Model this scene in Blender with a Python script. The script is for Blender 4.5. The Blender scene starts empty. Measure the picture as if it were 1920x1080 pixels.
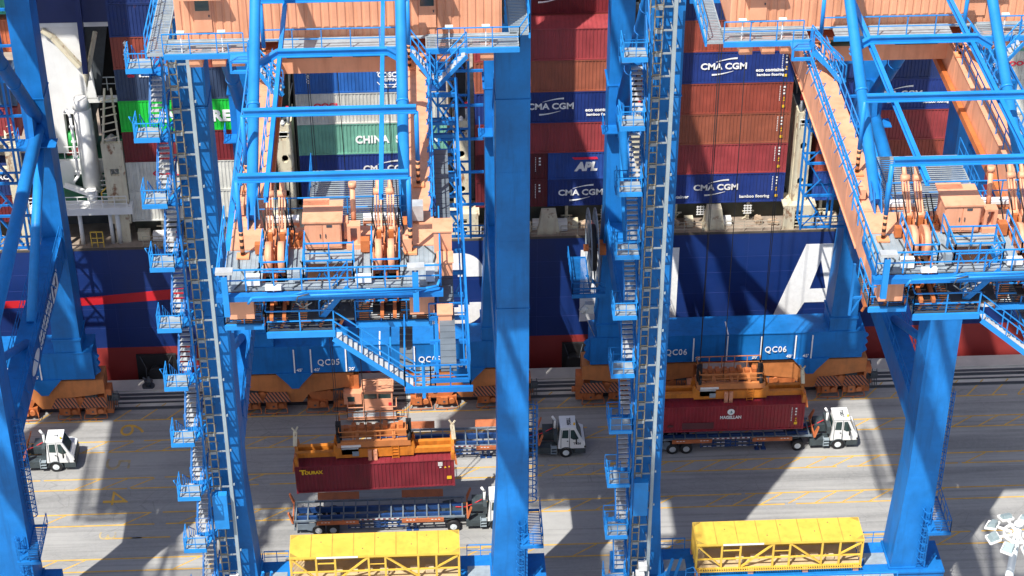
import bpy, math, random
from mathutils import Vector, Matrix
random.seed(7)
R = math.radians
scene = bpy.context.scene
# ------------------------------------------------------------------ camera, sky, sun, exposure
CAM_H = 106.0
PITCH, YAW, FPX = R(34.5), R(2.75), 3800.0
cd = bpy.data.cameras.new('camera'); cam = bpy.data.objects.new('camera', cd)
scene.collection.objects.link(cam); scene.camera = cam
cam.location = (0, 0, CAM_H)
cam.rotation_euler = (R(90) - PITCH, 0, -YAW)
cd.sensor_width = 36.0; cd.lens = 36.0 * FPX / 1920.0
cd.clip_start = 1.0; cd.clip_end = 5000.0
SX, SY = 0.37, 0.52                       # ground shadow offset per metre of height
sun_vec = Vector((-SX, -SY, 1)).normalized()
elev = math.asin(sun_vec.z)
world = bpy.data.worlds.new('World'); scene.world = world; world.use_nodes = True
wn = world.node_tree.nodes; wl = world.node_tree.links
bg = wn['Background']; sky = wn.new('ShaderNodeTexSky'); sky.sky_type = 'NISHITA'
sky.sun_disc = False; sky.sun_elevation = elev
sky.sun_rotation = math.atan2(sun_vec.x, sun_vec.y)
sky.air_density = 1.0; sky.dust_density = 2.5; sky.ozone_density = 1.0
wl.new(sky.outputs[0], bg.inputs[0]); bg.inputs[1].default_value = 0.105
sl = bpy.data.lights.new('sun', 'SUN'); sl.energy = 5.0; sl.angle = R(0.53); sl.color = (1.0, 0.96, 0.89)
sun = bpy.data.objects.new('sun', sl); scene.collection.objects.link(sun)
sun.rotation_euler = sun_vec.to_track_quat('Z', 'Y').to_euler()
scene.view_settings.view_transform = 'Standard'; scene.view_settings.look = 'None'
scene.view_settings.exposure = 0.42; scene.view_settings.gamma = 1.0

# ------------------------------------------------------------------ helpers
_fw = Vector((math.sin(YAW)*math.cos(PITCH), math.cos(YAW)*math.cos(PITCH), -math.sin(PITCH)))
_rt = Vector((math.cos(YAW), -math.sin(YAW), 0)); _up = _rt.cross(_fw)
def at_y(u, v, y):
    r = _fw + _rt*((u-960)/FPX) - _up*((v-540)/FPX); return Vector((0,0,CAM_H)) + r*(y/r.y)
def at_z(u, v, z):
    r = _fw + _rt*((u-960)/FPX) - _up*((v-540)/FPX); return Vector((0,0,CAM_H)) + r*((z-CAM_H)/r.z)

MATS = {}
def mat(name, col, rough=0.5, metal=0.0, var=0.15, scale=0.8, streak=0.0, scol=(0.06,0.05,0.045), rust=0.0,
        rcol=(0.22,0.075,0.025), rand=0.0, bump=0.0, spec=0.5, bscale=20.0):
    if name in MATS: return MATS[name]
    m = bpy.data.materials.new(name); m.use_nodes = True
    nt = m.node_tree; N = nt.nodes; L = nt.links
    p = N['Principled BSDF']; p.inputs['Roughness'].default_value = rough; p.inputs['Metallic'].default_value = metal
    p.inputs['Specular IOR Level'].default_value = spec
    tc = N.new('ShaderNodeTexCoord'); oi = N.new('ShaderNodeObjectInfo')
    add = N.new('ShaderNodeVectorMath'); add.operation = 'MULTIPLY_ADD'
    add.inputs[0].default_value = (37.0, 91.0, 53.0); L.new(oi.outputs['Random'], add.inputs[1]); L.new(tc.outputs['Object'], add.inputs[2])
    def noise(sc, det, mp=None, rough_=0.6):
        n = N.new('ShaderNodeTexNoise'); n.inputs['Scale'].default_value = sc; n.inputs['Detail'].default_value = det
        n.inputs['Roughness'].default_value = rough_
        if mp:
            q = N.new('ShaderNodeMapping'); q.inputs['Scale'].default_value = mp; L.new(add.outputs[0], q.inputs[0]); L.new(q.outputs[0], n.inputs['Vector'])
        else: L.new(add.outputs[0], n.inputs['Vector'])
        return n
    def mr(src, a, b, c, d):
        n = N.new('ShaderNodeMapRange'); n.inputs[1].default_value = a; n.inputs[2].default_value = b
        n.inputs[3].default_value = c; n.inputs[4].default_value = d; L.new(src, n.inputs[0]); return n
    def mix(fac, a, b, mode='MIX'):
        n = N.new('ShaderNodeMix'); n.data_type = 'RGBA'; n.blend_type = mode
        if hasattr(fac, 'links') or not isinstance(fac, (int, float)): L.new(fac, n.inputs[0])
        else: n.inputs[0].default_value = fac
        for s, i in ((a, 6), (b, 7)):
            if isinstance(s, tuple): n.inputs[i].default_value = (*s, 1) if len(s) == 3 else s
            else: L.new(s, n.inputs[i])
        return n
    n1 = noise(scale, 6)
    hs = N.new('ShaderNodeHueSaturation'); hs.inputs['Color'].default_value = (*col, 1)
    v = mr(n1.outputs[0], 0.3, 0.7, 1 - var, 1 + var)
    if rand:
        rr = mr(oi.outputs['Random'], 0, 1, 1 - rand, 1 + rand)
        mm = N.new('ShaderNodeMath'); mm.operation = 'MULTIPLY'; L.new(v.outputs[0], mm.inputs[0]); L.new(rr.outputs[0], mm.inputs[1]); v = mm
    L.new(v.outputs[0], hs.inputs['Value']); c = hs.outputs[0]
    if streak:
        n2 = noise(1.0, 5, (2.2, 2.2, 0.22)); f = mr(n2.outputs[0], 0.5, 0.75, 0, streak); c = mix(f.outputs[0], c, scol).outputs[2]
    if rust:
        n3 = noise(1.3, 9, (1.2, 1.2, 0.6), 0.72); f = mr(n3.outputs[0], 0.72 - 0.22*rust, 0.80 - 0.2*rust, 0, 0.9)
        c = mix(f.outputs[0], c, rcol).outputs[2]
    L.new(c, p.inputs['Base Color'])
    r2 = mr(n1.outputs[0], 0.3, 0.7, max(rough-0.12, .05), min(rough+0.15, 1)); L.new(r2.outputs[0], p.inputs['Roughness'])
    if bump:
        nb = noise(bscale, 3); b = N.new('ShaderNodeBump'); b.inputs['Strength'].default_value = bump; b.inputs['Distance'].default_value = 0.03
        L.new(nb.outputs[0], b.inputs['Height']); L.new(b.outputs[0], p.inputs['Normal'])
    MATS[name] = m; return m

BLUE = mat('blue_paint', (0.010,0.165,0.50), 0.5, var=0.28, scale=0.3, streak=0.5, scol=(0.012,0.085,0.24), rust=0.06, rcol=(0.05,0.05,0.07), spec=0.28)
BLUE_L = mat('blue_paint_light', (0.018,0.245,0.66), 0.45, var=0.15, scale=0.6, streak=0.2, scol=(0.02,0.15,0.38), spec=0.35)
ORANGE = mat('orange_paint', (0.75,0.35,0.205), 0.55, var=0.14, scale=0.5, streak=0.4, scol=(0.35,0.12,0.05))
ORANGE_D = mat('orange_grimy', (0.50,0.15,0.045), 0.55, var=0.2, scale=1.2, streak=0.3, scol=(0.14,0.05,0.03), rust=0.25, rcol=(0.10,0.04,0.02))
ORANGE_E = mat('orange_wheel_gear', (0.55,0.195,0.06), 0.55, var=0.18, scale=0.9, streak=0.35, scol=(0.2,0.08,0.04), rust=0.2, rcol=(0.10,0.04,0.02))
ORANGE_S = mat('orange_spreader', (0.62,0.20,0.022), 0.5, var=0.2, scale=1.5, streak=0.5, scol=(0.16,0.06,0.02), rust=0.2, rcol=(0.12,0.05,0.02))
YELLOW = mat('yellow_paint', (0.74,0.48,0.07), 0.5, var=0.10, scale=0.7, streak=0.3, scol=(0.35,0.2,0.04), rust=0.12)
GRATE = mat('galvanised_grating', (0.31,0.37,0.41), 0.55, metal=0.15, var=0.15, scale=2.0)
STEEL = mat('galvanised_steel', (0.55,0.57,0.58), 0.45, metal=0.3, var=0.15, scale=2.0)
DGREY = mat('dark_grey_steel', (0.06,0.07,0.08), 0.6, var=0.3, scale=2.0)
MGREY = mat('mid_grey_belt', (0.13,0.16,0.19), 0.6, var=0.2, scale=1.0)
BLACK = mat('black_rubber', (0.015,0.015,0.017), 0.7, var=0.3, scale=3.0)
GLASS = mat('dark_glass', (0.02,0.05,0.05), 0.08, var=0.1, spec=0.8)
WHITE = mat('white_paint', (0.80,0.80,0.78), 0.45, var=0.05, scale=1.0, streak=0.12, scol=(0.45,0.42,0.38))
WHITE_L = mat('white_lettering', (0.90,0.90,0.88), 0.6, var=0.06, scale=3.0)
WHITE_O = mat('worn_white_lettering', (0.74,0.73,0.70), 0.6, var=0.15, scale=4.0, rust=0.35)
CREAM = mat('cream_rusty_paint', (0.66,0.60,0.44), 0.6, var=0.12, scale=0.8, streak=0.4, scol=(0.38,0.18,0.07), rust=0.8)
RED = mat('red_paint', (0.62,0.02,0.03), 0.5, var=0.08)
SHIPRED = mat('antifouling_red', (0.30,0.035,0.032), 0.55, var=0.12, scale=0.3, streak=0.2, scol=(0.2,0.03,0.03))
HULL = mat('hull_navy', (0.007,0.030,0.155), 0.45, var=0.15, scale=0.15, streak=0.25, scol=(0.012,0.022,0.075))
NAVY = mat('navy_paint', (0.016,0.03,0.13), 0.45, var=0.12)
GREEN = mat('deck_green', (0.015,0.13,0.065), 0.6, var=0.25, scale=1.5)
DECK = mat('worn_deck', (0.30,0.24,0.19), 0.8, var=0.3, scale=1.2, rust=0.5)
COAM = mat('coaming_olive', (0.075,0.08,0.06), 0.7, var=0.3, scale=1.0, streak=0.4, scol=(0.12,0.07,0.04))
YLINE = mat('yellow_road_paint', (0.62,0.36,0.06), 0.8, var=0.2, scale=1.5, streak=0.0, rust=0.55, rcol=(0.33,0.31,0.27))
AMBER = mat('amber_sticker', (0.85,0.5,0.02), 0.6, var=0.05)
PINKRED = mat('logo_red', (0.7,0.02,0.06), 0.6, var=0.08)
ROPE = mat('wire_rope', (0.02,0.02,0.022), 0.6, var=0.1)
LAMP_W = mat('pale_lamp_metal', (0.72,0.78,0.80), 0.4, metal=0.1, var=0.08)

def stripes(name, c1, c2, per, axis=(1,0,1)):
    m = bpy.data.materials.new(name); m.use_nodes = True; N = m.node_tree.nodes; L = m.node_tree.links
    tc = N.new('ShaderNodeTexCoord'); d = N.new('ShaderNodeVectorMath'); d.operation = 'DOT_PRODUCT'; d.inputs[1].default_value = tuple(a/per for a in axis)
    L.new(tc.outputs['Object'], d.inputs[0]); f = N.new('ShaderNodeMath'); f.operation = 'FRACT'; L.new(d.outputs['Value'], f.inputs[0])
    g = N.new('ShaderNodeMath'); g.operation = 'GREATER_THAN'; g.inputs[1].default_value = 0.5; L.new(f.outputs[0], g.inputs[0])
    x = N.new('ShaderNodeMix'); x.data_type = 'RGBA'; x.inputs[6].default_value = (*c1,1); x.inputs[7].default_value = (*c2,1)
    L.new(g.outputs[0], x.inputs[0]); L.new(x.outputs[2], N['Principled BSDF'].inputs['Base Color']); N['Principled BSDF'].inputs['Roughness'].default_value = .6
    return m
HAZARD = stripes('hazard_stripes', (0.40,0.12,0.045), (0.02,0.012,0.01), 0.30, (1,0.25,0.9))
BAND = stripes('banded_post', (0.80,0.33,0.15), (0.03,0.015,0.012), 0.34, (0,0,1))
REFL = stripes('red_white_reflector', (0.75,0.72,0.70), (0.25,0.03,0.03), 0.42, (1,0,0))

class B:
    def __init__(s): s.v=[]; s.f=[]; s.s=[]; s.mi=[]; s.cur=0; s.cuts=[]
    def cut(s): s.cuts.append((len(s.v),len(s.f))); return s
    def face(s, idx, sm=False): s.f.append(tuple(idx)); s.s.append(sm); s.mi.append(s.cur)
    def hexa(s, P):
        n=len(s.v); s.v += [tuple(p) for p in P]
        for q in ((0,3,2,1),(4,5,6,7),(0,1,5,4),(1,2,6,5),(2,3,7,6),(3,0,4,7)): s.face([n+i for i in q])
        return s
    def box(s, x0,x1,y0,y1,z0,z1):
        return s.hexa([(x0,y0,z0),(x1,y0,z0),(x1,y1,z0),(x0,y1,z0),(x0,y0,z1),(x1,y0,z1),(x1,y1,z1),(x0,y1,z1)])
    def beam(s, p, q, w, h=None, up=(0,0,1)):
        p=Vector(p); q=Vector(q); h = w if h is None else h; d=(q-p)
        if d.length < 1e-6: return s
        d.normalize(); u=Vector(up)
        if abs(d.dot(u))>0.99: u=Vector((0,1,0))
        a=d.cross(u).normalized()*(w/2); b=a.cross(d).normalized()*(h/2)
        return s.hexa([p-a-b,p+a-b,q+a-b,q-a-b,p-a+b,p+a+b,q+a+b,q-a+b])
    def tube(s, p, q, r, n=14, r2=None, cap=True):
        p=Vector(p); q=Vector(q); r2 = r if r2 is None else r2; d=(q-p).normalized()
        u=Vector((0,0,1)) if abs(d.z)<0.95 else Vector((0,1,0))
        a=d.cross(u).normalized(); b=a.cross(d).normalized(); k=len(s.v)
        for c,rr in ((p,r),(q,r2)):
            for i in range(n):
                t=2*math.pi*i/n; s.v.append(tuple(c+a*(rr*math.cos(t))+b*(rr*math.sin(t))))
        for i in range(n): j=(i+1)%n; s.face((k+i,k+j,k+n+j,k+n+i), True)
        if cap: s.face([k+i for i in range(n)][::-1]); s.face([k+n+i for i in range(n)])
        return s
    def path(s, pts, r, n=6):
        for a,b in zip(pts, pts[1:]): s.tube(a,b,r,n)
        return s
    def prism(s, pts, ext):
        e=Vector(ext); k=len(s.v); n=len(pts); P=[Vector(p) for p in pts]
        s.v += [tuple(p) for p in P]+[tuple(p+e) for p in P]
        s.face(list(range(k,k+n))[::-1]); s.face(range(k+n,k+2*n))
        for i in range(n): j=(i+1)%n; s.face((k+i,k+j,k+n+j,k+n+i))
        return s
    def quad(s, *P): k=len(s.v); s.v += [tuple(p) for p in P]; s.face(range(k,k+len(P))); return s
    def rail(s, pts, h=1.1, step=1.5, w=0.055, mids=(0.5,), kick=False):
        P=[Vector(p) for p in pts]; U=Vector((0,0,1))
        for a,b in zip(P,P[1:]):
            L=(b-a).length; n=max(1,round(L/step))
            s.beam(a+U*h,b+U*h,w)
            for m in mids: s.beam(a+U*h*m,b+U*h*m,w*0.8)
            if kick: s.beam(a+U*.06,b+U*.06,0.03,0.12)
            for i in range(n+1):
                c=a.lerp(b,i/n); s.beam(c,c+U*h,w)
        return s
    def grate(s, x0,x1,y0,y1,z, bar=0.05, step=0.16, along='x'):
        # open bar grating inside an edge frame
        for y in (y0,y1): s.box(x0,x1,y-.03,y+.03,z-.12,z+.03)
        for x in (x0,x1): s.box(x-.03,x+.03,y0+.03,y1-.03,z-.12,z+.03)
        if along=='x':
            n=int((y1-y0)/step)
            for i in range(1,n): y=y0+(y1-y0)*i/n; s.box(x0+.03,x1-.03,y-bar/2,y+bar/2,z-.04,z)
        else:
            n=int((x1-x0)/step)
            for i in range(1,n): x=x0+(x1-x0)*i/n; s.box(x-bar/2,x+bar/2,y0+.03,y1-.03,z-.04,z)
        return s
    def make(s, name, mats, parent=None, off=(0,0,0)):
        if s.cuts:
            c=[(0,0)]+s.cuts+[(len(s.v),len(s.f))]; s.cuts=[]; ob=None
            for (v0,f0),(v1,f1) in zip(c,c[1:]):
                if f1<=f0: continue
                t=B(); t.v=s.v[v0:v1]; t.f=[tuple(i-v0 for i in f) for f in s.f[f0:f1]]; t.s=s.s[f0:f1]; t.mi=s.mi[f0:f1]
                ob=t.make(name,mats,parent,off)
            return ob
        me=bpy.data.meshes.new(name); o=Vector(off)
        me.from_pydata([tuple(Vector(v)+o) for v in s.v], [], s.f)
        if not isinstance(mats,(list,tuple)): mats=[mats]
        for m in mats: me.materials.append(m)
        me.polygons.foreach_set('use_smooth', s.s); me.polygons.foreach_set('material_index', s.mi); me.update()
        ob=bpy.data.objects.new(name, me); scene.collection.objects.link(ob)
        if parent: ob.parent=parent
        return ob

def tag(o, label=None, cat=None, group=None, kind=None):
    if label: o['label']=label
    if cat: o['category']=cat
    if group: o['group']=group
    if kind: o['kind']=kind
    return o
def empty(name, loc, rz=0):
    o=bpy.data.objects.new(name,None); o.location=loc; o.rotation_euler=(0,0,rz); scene.collection.objects.link(o); return o
def copy_tree(o, parent=None, skip=()):
    c=o.copy(); scene.collection.objects.link(c); c.parent=parent
    for ch in list(o.children):
        if ch.name.split('.')[0] not in skip: copy_tree(ch,c,skip)
    return c
def text(name, body, size, loc, m, parent=None, rot=(R(90),0,0), bold=0.02, sx=1.0, space=1.0, depth=0.012, align='CENTER', shear=0):
    cu=bpy.data.curves.new(name,'FONT'); cu.body=body; cu.size=size; cu.offset=bold*size; cu.extrude=depth; cu.align_x=align; cu.align_y='CENTER'
    cu.space_character=space; cu.resolution_u=3; cu.shear=shear; cu.space_line=0.85
    t=bpy.data.objects.new('tmp',cu); scene.collection.objects.link(t); dg=bpy.context.evaluated_depsgraph_get()
    me=bpy.data.meshes.new_from_object(t.evaluated_get(dg)); bpy.data.objects.remove(t); bpy.data.curves.remove(cu)
    me.materials.clear(); me.materials.append(m)
    M = Matrix.Translation(Vector(loc)) @ (Matrix.Rotation(rot[2],4,'Z')@Matrix.Rotation(rot[1],4,'Y')@Matrix.Rotation(rot[0],4,'X')) @ Matrix.Diagonal((sx,1,1,1))
    me.transform(M); me.name=name
    ob=bpy.data.objects.new(name,me); scene.collection.objects.link(ob)
    if parent: ob.parent=parent
    return ob
def swoosh(b, cx, cz, w, h, y, flip=1, th=0.16):
    # crescent: thin at one end and thick at the other, in the XZ plane
    n=10; lo=[]; hi=[]
    for i in range(n+1):
        t=i/n; x=-w/2+w*t; z=h*(math.sin(t*math.pi/2))
        lo.append((x,z-th*(0.15+t*0.9)*0.5)); hi.append((x,z+th*(0.15+t*0.9)*0.5))
    pts=[(cx+flip*x, y, cz+flip*z) for x,z in lo+hi[::-1]]
    b.prism(pts,(0,-0.012,0))
# ------------------------------------------------------------------ setting: quay, markings, water, sky is the world
def ground_material():
    m=bpy.data.materials.new('quay_concrete'); m.use_nodes=True; N=m.node_tree.nodes; L=m.node_tree.links; p=N['Principled BSDF']
    tc=N.new('ShaderNodeTexCoord')
    def nz(sc,mp,det=6,r=.6):
        q=N.new('ShaderNodeMapping'); q.inputs['Scale'].default_value=mp; L.new(tc.outputs['Object'],q.inputs[0])
        n=N.new('ShaderNodeTexNoise'); n.inputs['Scale'].default_value=sc; n.inputs['Detail'].default_value=det; n.inputs['Roughness'].default_value=r; L.new(q.outputs[0],n.inputs['Vector']); return n
    def mr(s,a,b,c,d):
        n=N.new('ShaderNodeMapRange'); 
        for i,x in enumerate((a,b,c,d)): n.inputs[i+1].default_value=x
        L.new(s,n.inputs[0]); return n.outputs[0]
    def mx(f,a,b):
        n=N.new('ShaderNodeMix'); n.data_type='RGBA'; L.new(f,n.inputs[0])
        for s,i in ((a,6),(b,7)):
            if isinstance(s,tuple): n.inputs[i].default_value=(*s,1)
            else: L.new(s,n.inputs[i])
        return n.outputs[2]
    big=nz(.09,(1,1,1)); lane=nz(1,(.03,.45,1),5); fine=nz(3.0,(1,1,1),8,.75); spots=nz(1.1,(.5,1,1),9,.75); tyre=nz(1,(.05,2.2,1),6,.65)
    c=mx(mr(big.outputs[0],.35,.65,0,1),(.375,.372,.36),(.28,.28,.275))
    c=mx(mr(lane.outputs[0],.46,.64,0,.75),c,(.19,.192,.19))
    c=mx(mr(tyre.outputs[0],.52,.68,0,.45),c,(.12,.12,.12))
    c=mx(mr(fine.outputs[0],.45,.75,0,.35),c,(.41,.40,.385))
    c=mx(mr(spots.outputs[0],.66,.74,0,.75),c,(.07,.07,.07))
    L.new(c,p.inputs['Base Color']); p.inputs['Roughness'].default_value=.85
    # fine pale cracks and slab joints
    vo=N.new('ShaderNodeTexVoronoi'); vo.feature='DISTANCE_TO_EDGE'; vo.inputs['Scale'].default_value=.9
    wq=N.new('ShaderNodeMapping'); wq.inputs['Scale'].default_value=(.6,1,1); L.new(tc.outputs['Object'],wq.inputs[0]); L.new(wq.outputs[0],vo.inputs['Vector'])
    ck=N.new('ShaderNodeMath'); ck.operation='MULTIPLY'; L.new(mr(vo.outputs['Distance'],0,.02,1,0),ck.inputs[0]); L.new(mr(big.outputs[0],.48,.6,0,.35),ck.inputs[1])
    c=mx(ck.outputs[0],c,(.09,.09,.09)); L.new(c,p.inputs['Base Color'])
    bp=N.new('ShaderNodeBump'); bp.inputs['Strength'].default_value=.25; bp.inputs['Distance'].default_value=.02; L.new(fine.outputs[0],bp.inputs['Height']); L.new(bp.outputs[0],p.inputs['Normal'])
    return m
GND=ground_material()
g=B(); g.box(-700,700,-600,137.4,-4,0); tag(g.make('quay_ground',GND),kind='structure')
COPE=mat('coping_concrete',(.50,.48,.44),.85,var=.12,scale=.7,streak=.0,rust=.2,rcol=(.2,.19,.18))
c=B(); c.box(-700,700,137.4,141.6,-4,0.0); c.box(-700,700,139.9,140.05,0,.12); tag(c.make('quay_edge',COPE),kind='structure')
w=B(); w.quad((-700,141.6,-2.6),(700,141.6,-2.6),(700,1500,-2.6),(-700,1500,-2.6)); tag(w.make('harbour_water',mat('sea_water',(.01,.035,.045),.12,var=.2,scale=.3,bump=.4,bscale=1.5)),kind='structure')
r=B()
for y in (137.55,138.95): r.box(-700,700,y-.21,y+.21,0.004,.02); r.box(-700,700,y-.04,y+.04,.02,.07)
r.box(-700,700,138.2,138.34,.02,.10); r.box(-700,700,110.2,110.4,.004,.03)
r.box(-700,700,139.3,139.62,.004,.03)
tag(r.make('crane_rail',DGREY),kind='structure')
# painted lane lines and hatching
mk=B(); z=0.006
LINES=[135.9,133.12,131.72,128.3,127.0,123.95,122.55,118.6,117.2]
def line(x0,x1,y,wd=.13):
    x=x0
    while x<x1:
        L_=min(random.uniform(6,14),x1-x); mk.box(x,x+L_,y-wd/2,y+wd/2,.001,z); x+=L_+random.choice((0,0,0,.3,.9))
for y in LINES: line(-60,80,y)
def hatch(ya,yb,step=4.4,sl=2.6,skip=.12,x0=-60):
    x=x0
    while x<80:
        if random.random()>skip:
            a=Vector((x,ya+.07)); b=Vector((x+sl,yb-.07)); n=Vector((-(b-a).y,(b-a).x)).normalized()*.055
            k=len(mk.v); q=[a-n,a+n,b+n,b-n]; mk.prism([(p.x,p.y,.0012) for p in q],(0,0,z-.0012))
        x+=step
hatch(135.9,138.2,2.2,1.9,.05); hatch(131.72,133.12,2.2,1.9,.15); hatch(127.0,128.3,2.2,1.9,.3); hatch(122.55,123.95,2.2,1.9,.3); hatch(117.2,118.6,2.2,1.9,.3)
for x0 in (-26.2,-24.0): mk.box(x0,x0+3.0,120.9,121.03,.001,z)
tag(mk.make('lane_markings',YLINE),kind='structure')
FAINT=mat('faint_road_paint',(.42,.33,.18),.85,var=.25,scale=1.5,rust=.95,rcol=(.25,.245,.235))
for s,x,y in (('6',-25.5,134.6),('5',-26.2,130.1),('4',-25.9,125.8),('3',-26.0,121.3)):
    t=text('lane_number',s,3.0 if s!='3' else 2.0,(x,y,.008),YLINE if s in '64' else FAINT,rot=(0,0,R(-90)),bold=-.012,depth=.002,sx=1.3); tag(t,kind='structure')

# ------------------------------------------------------------------ containers
def container_mesh(name,m,L=12.19,H=2.895,W=2.44):
    b=B(); d=.045; per=.29; f=.10
    # corrugated sides, ends, roof (zig-zag sheets)
    def corr(y,sgn,x0,x1,z0,z1):
        n=int((x1-x0)/per); p=(x1-x0)/n; xs=[]
        for i in range(n):
            a=x0+i*p; xs += [(a,0),(a+p*.3,0),(a+p*.42,1),(a+p*.88,1)]
        xs.append((x1,0)); k=len(b.v)
        for x,t in xs: b.v += [(x,y+sgn*d*t,z0),(x,y+sgn*d*t,z1)]
        for i in range(len(xs)-1): b.face((k+2*i,k+2*i+2,k+2*i+3,k+2*i+1))
    corr(.03,1,-L/2+f,L/2-f,.12,H-.08); corr(W-.03,-1,-L/2+f,L/2-f,.12,H-.08)
    n=int((L-.3)/.36); p=(L-.3)/n; k=len(b.v); xs=[]
    for i in range(n): a=-L/2+.15+i*p; xs += [(a,0),(a+p*.35,0),(a+p*.5,1),(a+p*.85,1)]
    xs.append((L/2-.15,0))
    for x,t in xs: b.v += [(x,.06,H-.045+.025*t),(x,W-.06,H-.045+.025*t)]
    for i in range(len(xs)-1): b.face((k+2*i,k+2*i+2,k+2*i+3,k+2*i+1))
    for sx in (-1,1):
        x=sx*(L/2-.05); b.quad((x,.1,.12),(x,W-.1,.12),(x,W-.1,H-.08),(x,.1,H-.08))
        for yy in (.5,.9,1.5,1.9): b.box(x-.02,x+.02,yy-.03,yy+.03,.15,H-.1)
    b.quad((-L/2,.05,.14),(L/2,.05,.14),(L/2,W-.05,.14),(-L/2,W-.05,.14))
    # frame
    for yy in (0,W-.06):
        b.box(-L/2,L/2,yy,yy+.06,0.02,.14); b.box(-L/2,L/2,yy,yy+.06,H-.09,H-.01)
        for sx in (-1,1):
            x=sx*(L/2-.06); b.box(x-.06,x+.06,yy-.002 if yy==0 else yy,yy+.062,.14,H-.09)
    for sx in (-1,1): x=sx*(L/2-.06); b.box(x-.058,x+.058,.06,W-.06,H-.09,H-.012); b.box(x-.058,x+.058,.06,W-.06,.02,.13)
    for sx in (-1,1):
        for yy in (.08,W-.08):
            for zz in (.06,H-.06): x=sx*(L/2-.09); b.box(x-.1,x+.1,yy-.09,yy+.09,zz-.065,zz+.065)
    ob=b.make(name,m); me=ob.data; bpy.data.objects.remove(ob); return me
CM={}
CC={'maroon':((.16,.016,.022),.4),'wine':((.20,.018,.03),.2),'redbrown':((.29,.06,.038),.4),'brown':((.31,.09,.05),.4),'rose':((.30,.045,.05),.2),'brightred':((.33,.05,.055),.25),
 'navy':((.012,.032,.14),.3),'cma':((.012,.035,.19),.15),'slate':((.035,.06,.12),.35),'cosco':((.018,.115,.40),.15),'blue':((.02,.07,.30),.25),'bluegrey':((.07,.13,.22),.4),
 'white':((.60,.60,.55),.35),'teal':((.16,.40,.30),.35),'green':((.01,.52,.045),.05),'greygreen':((.08,.45,.30),.2),'orange':((.62,.17,.07),.3),'darkred':((.12,.012,.018),.4)}
def cmesh(col,L,H):
    k=(col,L,H)
    if k not in CM:
        c,ru=CC[col]; CM[k]=container_mesh('container_body',mat('container_'+col,c,.55,var=.2,scale=.7,streak=.45,scol=tuple(x*.45+.02 for x in c),rust=ru,rand=.08),L,H)
    return CM[k]
def container(col,x,y,z,label,L=12.19,H=2.895,group='containers stacked on the ship',name='shipping_container'):
    o=bpy.data.objects.new(name,cmesh(col,L,H)); scene.collection.objects.link(o); o.location=(x,y,z)
    return tag(o,label,'container',group)
def cmalogo(o,x,z,m=WHITE_L,s=.76,name='company_lettering'):
    t=text(name,'CMA CGM',1.02*s,(x,-.012,z),m,o,bold=.03,sx=1.05)
    b=B(); swoosh(b,x+.25*s,z+.55*s,2.3*s,.42*s,-.005,1,.20*s); swoosh(b,x-.1*s,z-.55*s,2.3*s,.42*s,-.005,-1,.20*s)
    # upper arc starts left and thickens right, lower arc mirrors it
    b.make('company_swoosh',m,o); return t
def marks(o,L=12.19,H=2.895,m=WHITE_L,yel=True):
    b=B(); x=L/2-.75; rnd=random.Random(int(o.location.x*10+o.location.z*7))
    for i in range(9): b.box(x-.32,x-.26,-.012,-.002,H-.45-i*.16,H-.37-i*.16)
    for i in range(3): w_=rnd.uniform(.1,.18); b.box(x-.02,x-.02+w_,-.012,-.002,H-.55-i*.3,H-.40-i*.3)
    b.cur=1
    if yel:
        for i in range(2): b.prism([(x,-.002,H-1.55-i*.22),(x+.16,-.002,H-1.55-i*.22),(x+.08,-.002,H-1.38-i*.22)],(0,-.01,0))
        b.box(x-.05,x+.22,-.012,-.002,.5,.75)
    b.make('identification_marks',[m,AMBER],o)
ORD=['lowest','second','third','fourth','fifth','sixth','seventh','eighth']
SY0=144.3
def tier(k): return 14.85+k*2.872
STK={'A':(-39.0,'far left stack'),'L':(-18.75,'stack beside the white ship crane'),'K':(-4.5,'stack between the middle crane girders'),
     'M':(10.0,'stack beside the plain crane leg'),'N':(23.8,'stack left of the right crane girder'),'P':(38.45,'stack inside the right crane girders')}
CN={'maroon':'maroon','wine':'wine red','redbrown':'red brown','brown':'rusty orange brown','rose':'dusty rose','brightred':'bright red','navy':'dark navy','cma':'navy blue','slate':'slate blue',
    'cosco':'bright blue','blue':'royal blue','bluegrey':'blue grey','white':'off white','teal':'pale teal','green':'vivid green','greygreen':'sea green','orange':'salmon orange','darkred':'dark red'}
def put(st,k,col,what='plain',row=0,dz=0,L=12.19,H=2.872,xo=0,lab=None):
    x,desc=STK[st]; z=tier(k)+dz
    lb=lab or ('%s %s container, %s tier of the %s'%(what,CN[col],ORD[k],desc))
    if row: lb='%s %s container, rear row, %s tier of the %s'%(what,CN[col],ORD[k],desc)
    return container(col,x+xo,SY0+2.52*row,z,lb,L,H)
# stack N (right of the second stair tower)
cols=['cma','rose','brown','redbrown','cma','redbrown','navy']
for k,cn in enumerate(cols):
    o=put('N',k,cn,{0:'rust-marked lettered',4:'lettered'}.get(k,'ribbed'))
    if k in (0,4): cmalogo(o,.3,1.55,WHITE_L if k==4 else WHITE_O)
    if k==4: text('slogan_lettering','eco container',.40,(4.15,-.012,1.15),WHITE_L,o,bold=.035,sx=1.1); text('slogan_lettering','bamboo flooring',.32,(4.15,-.012,.72),WHITE_L,o,bold=.03,sx=1.05)
    if k==0: text('slogan_lettering','eco container',.40,(-3.2,-.012,.7),WHITE_L,o,bold=.03,sx=1.1); text('slogan_lettering','bamboo flooring',.38,(3.6,-.012,.6),WHITE_O,o,bold=.03)
    marks(o)
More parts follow.
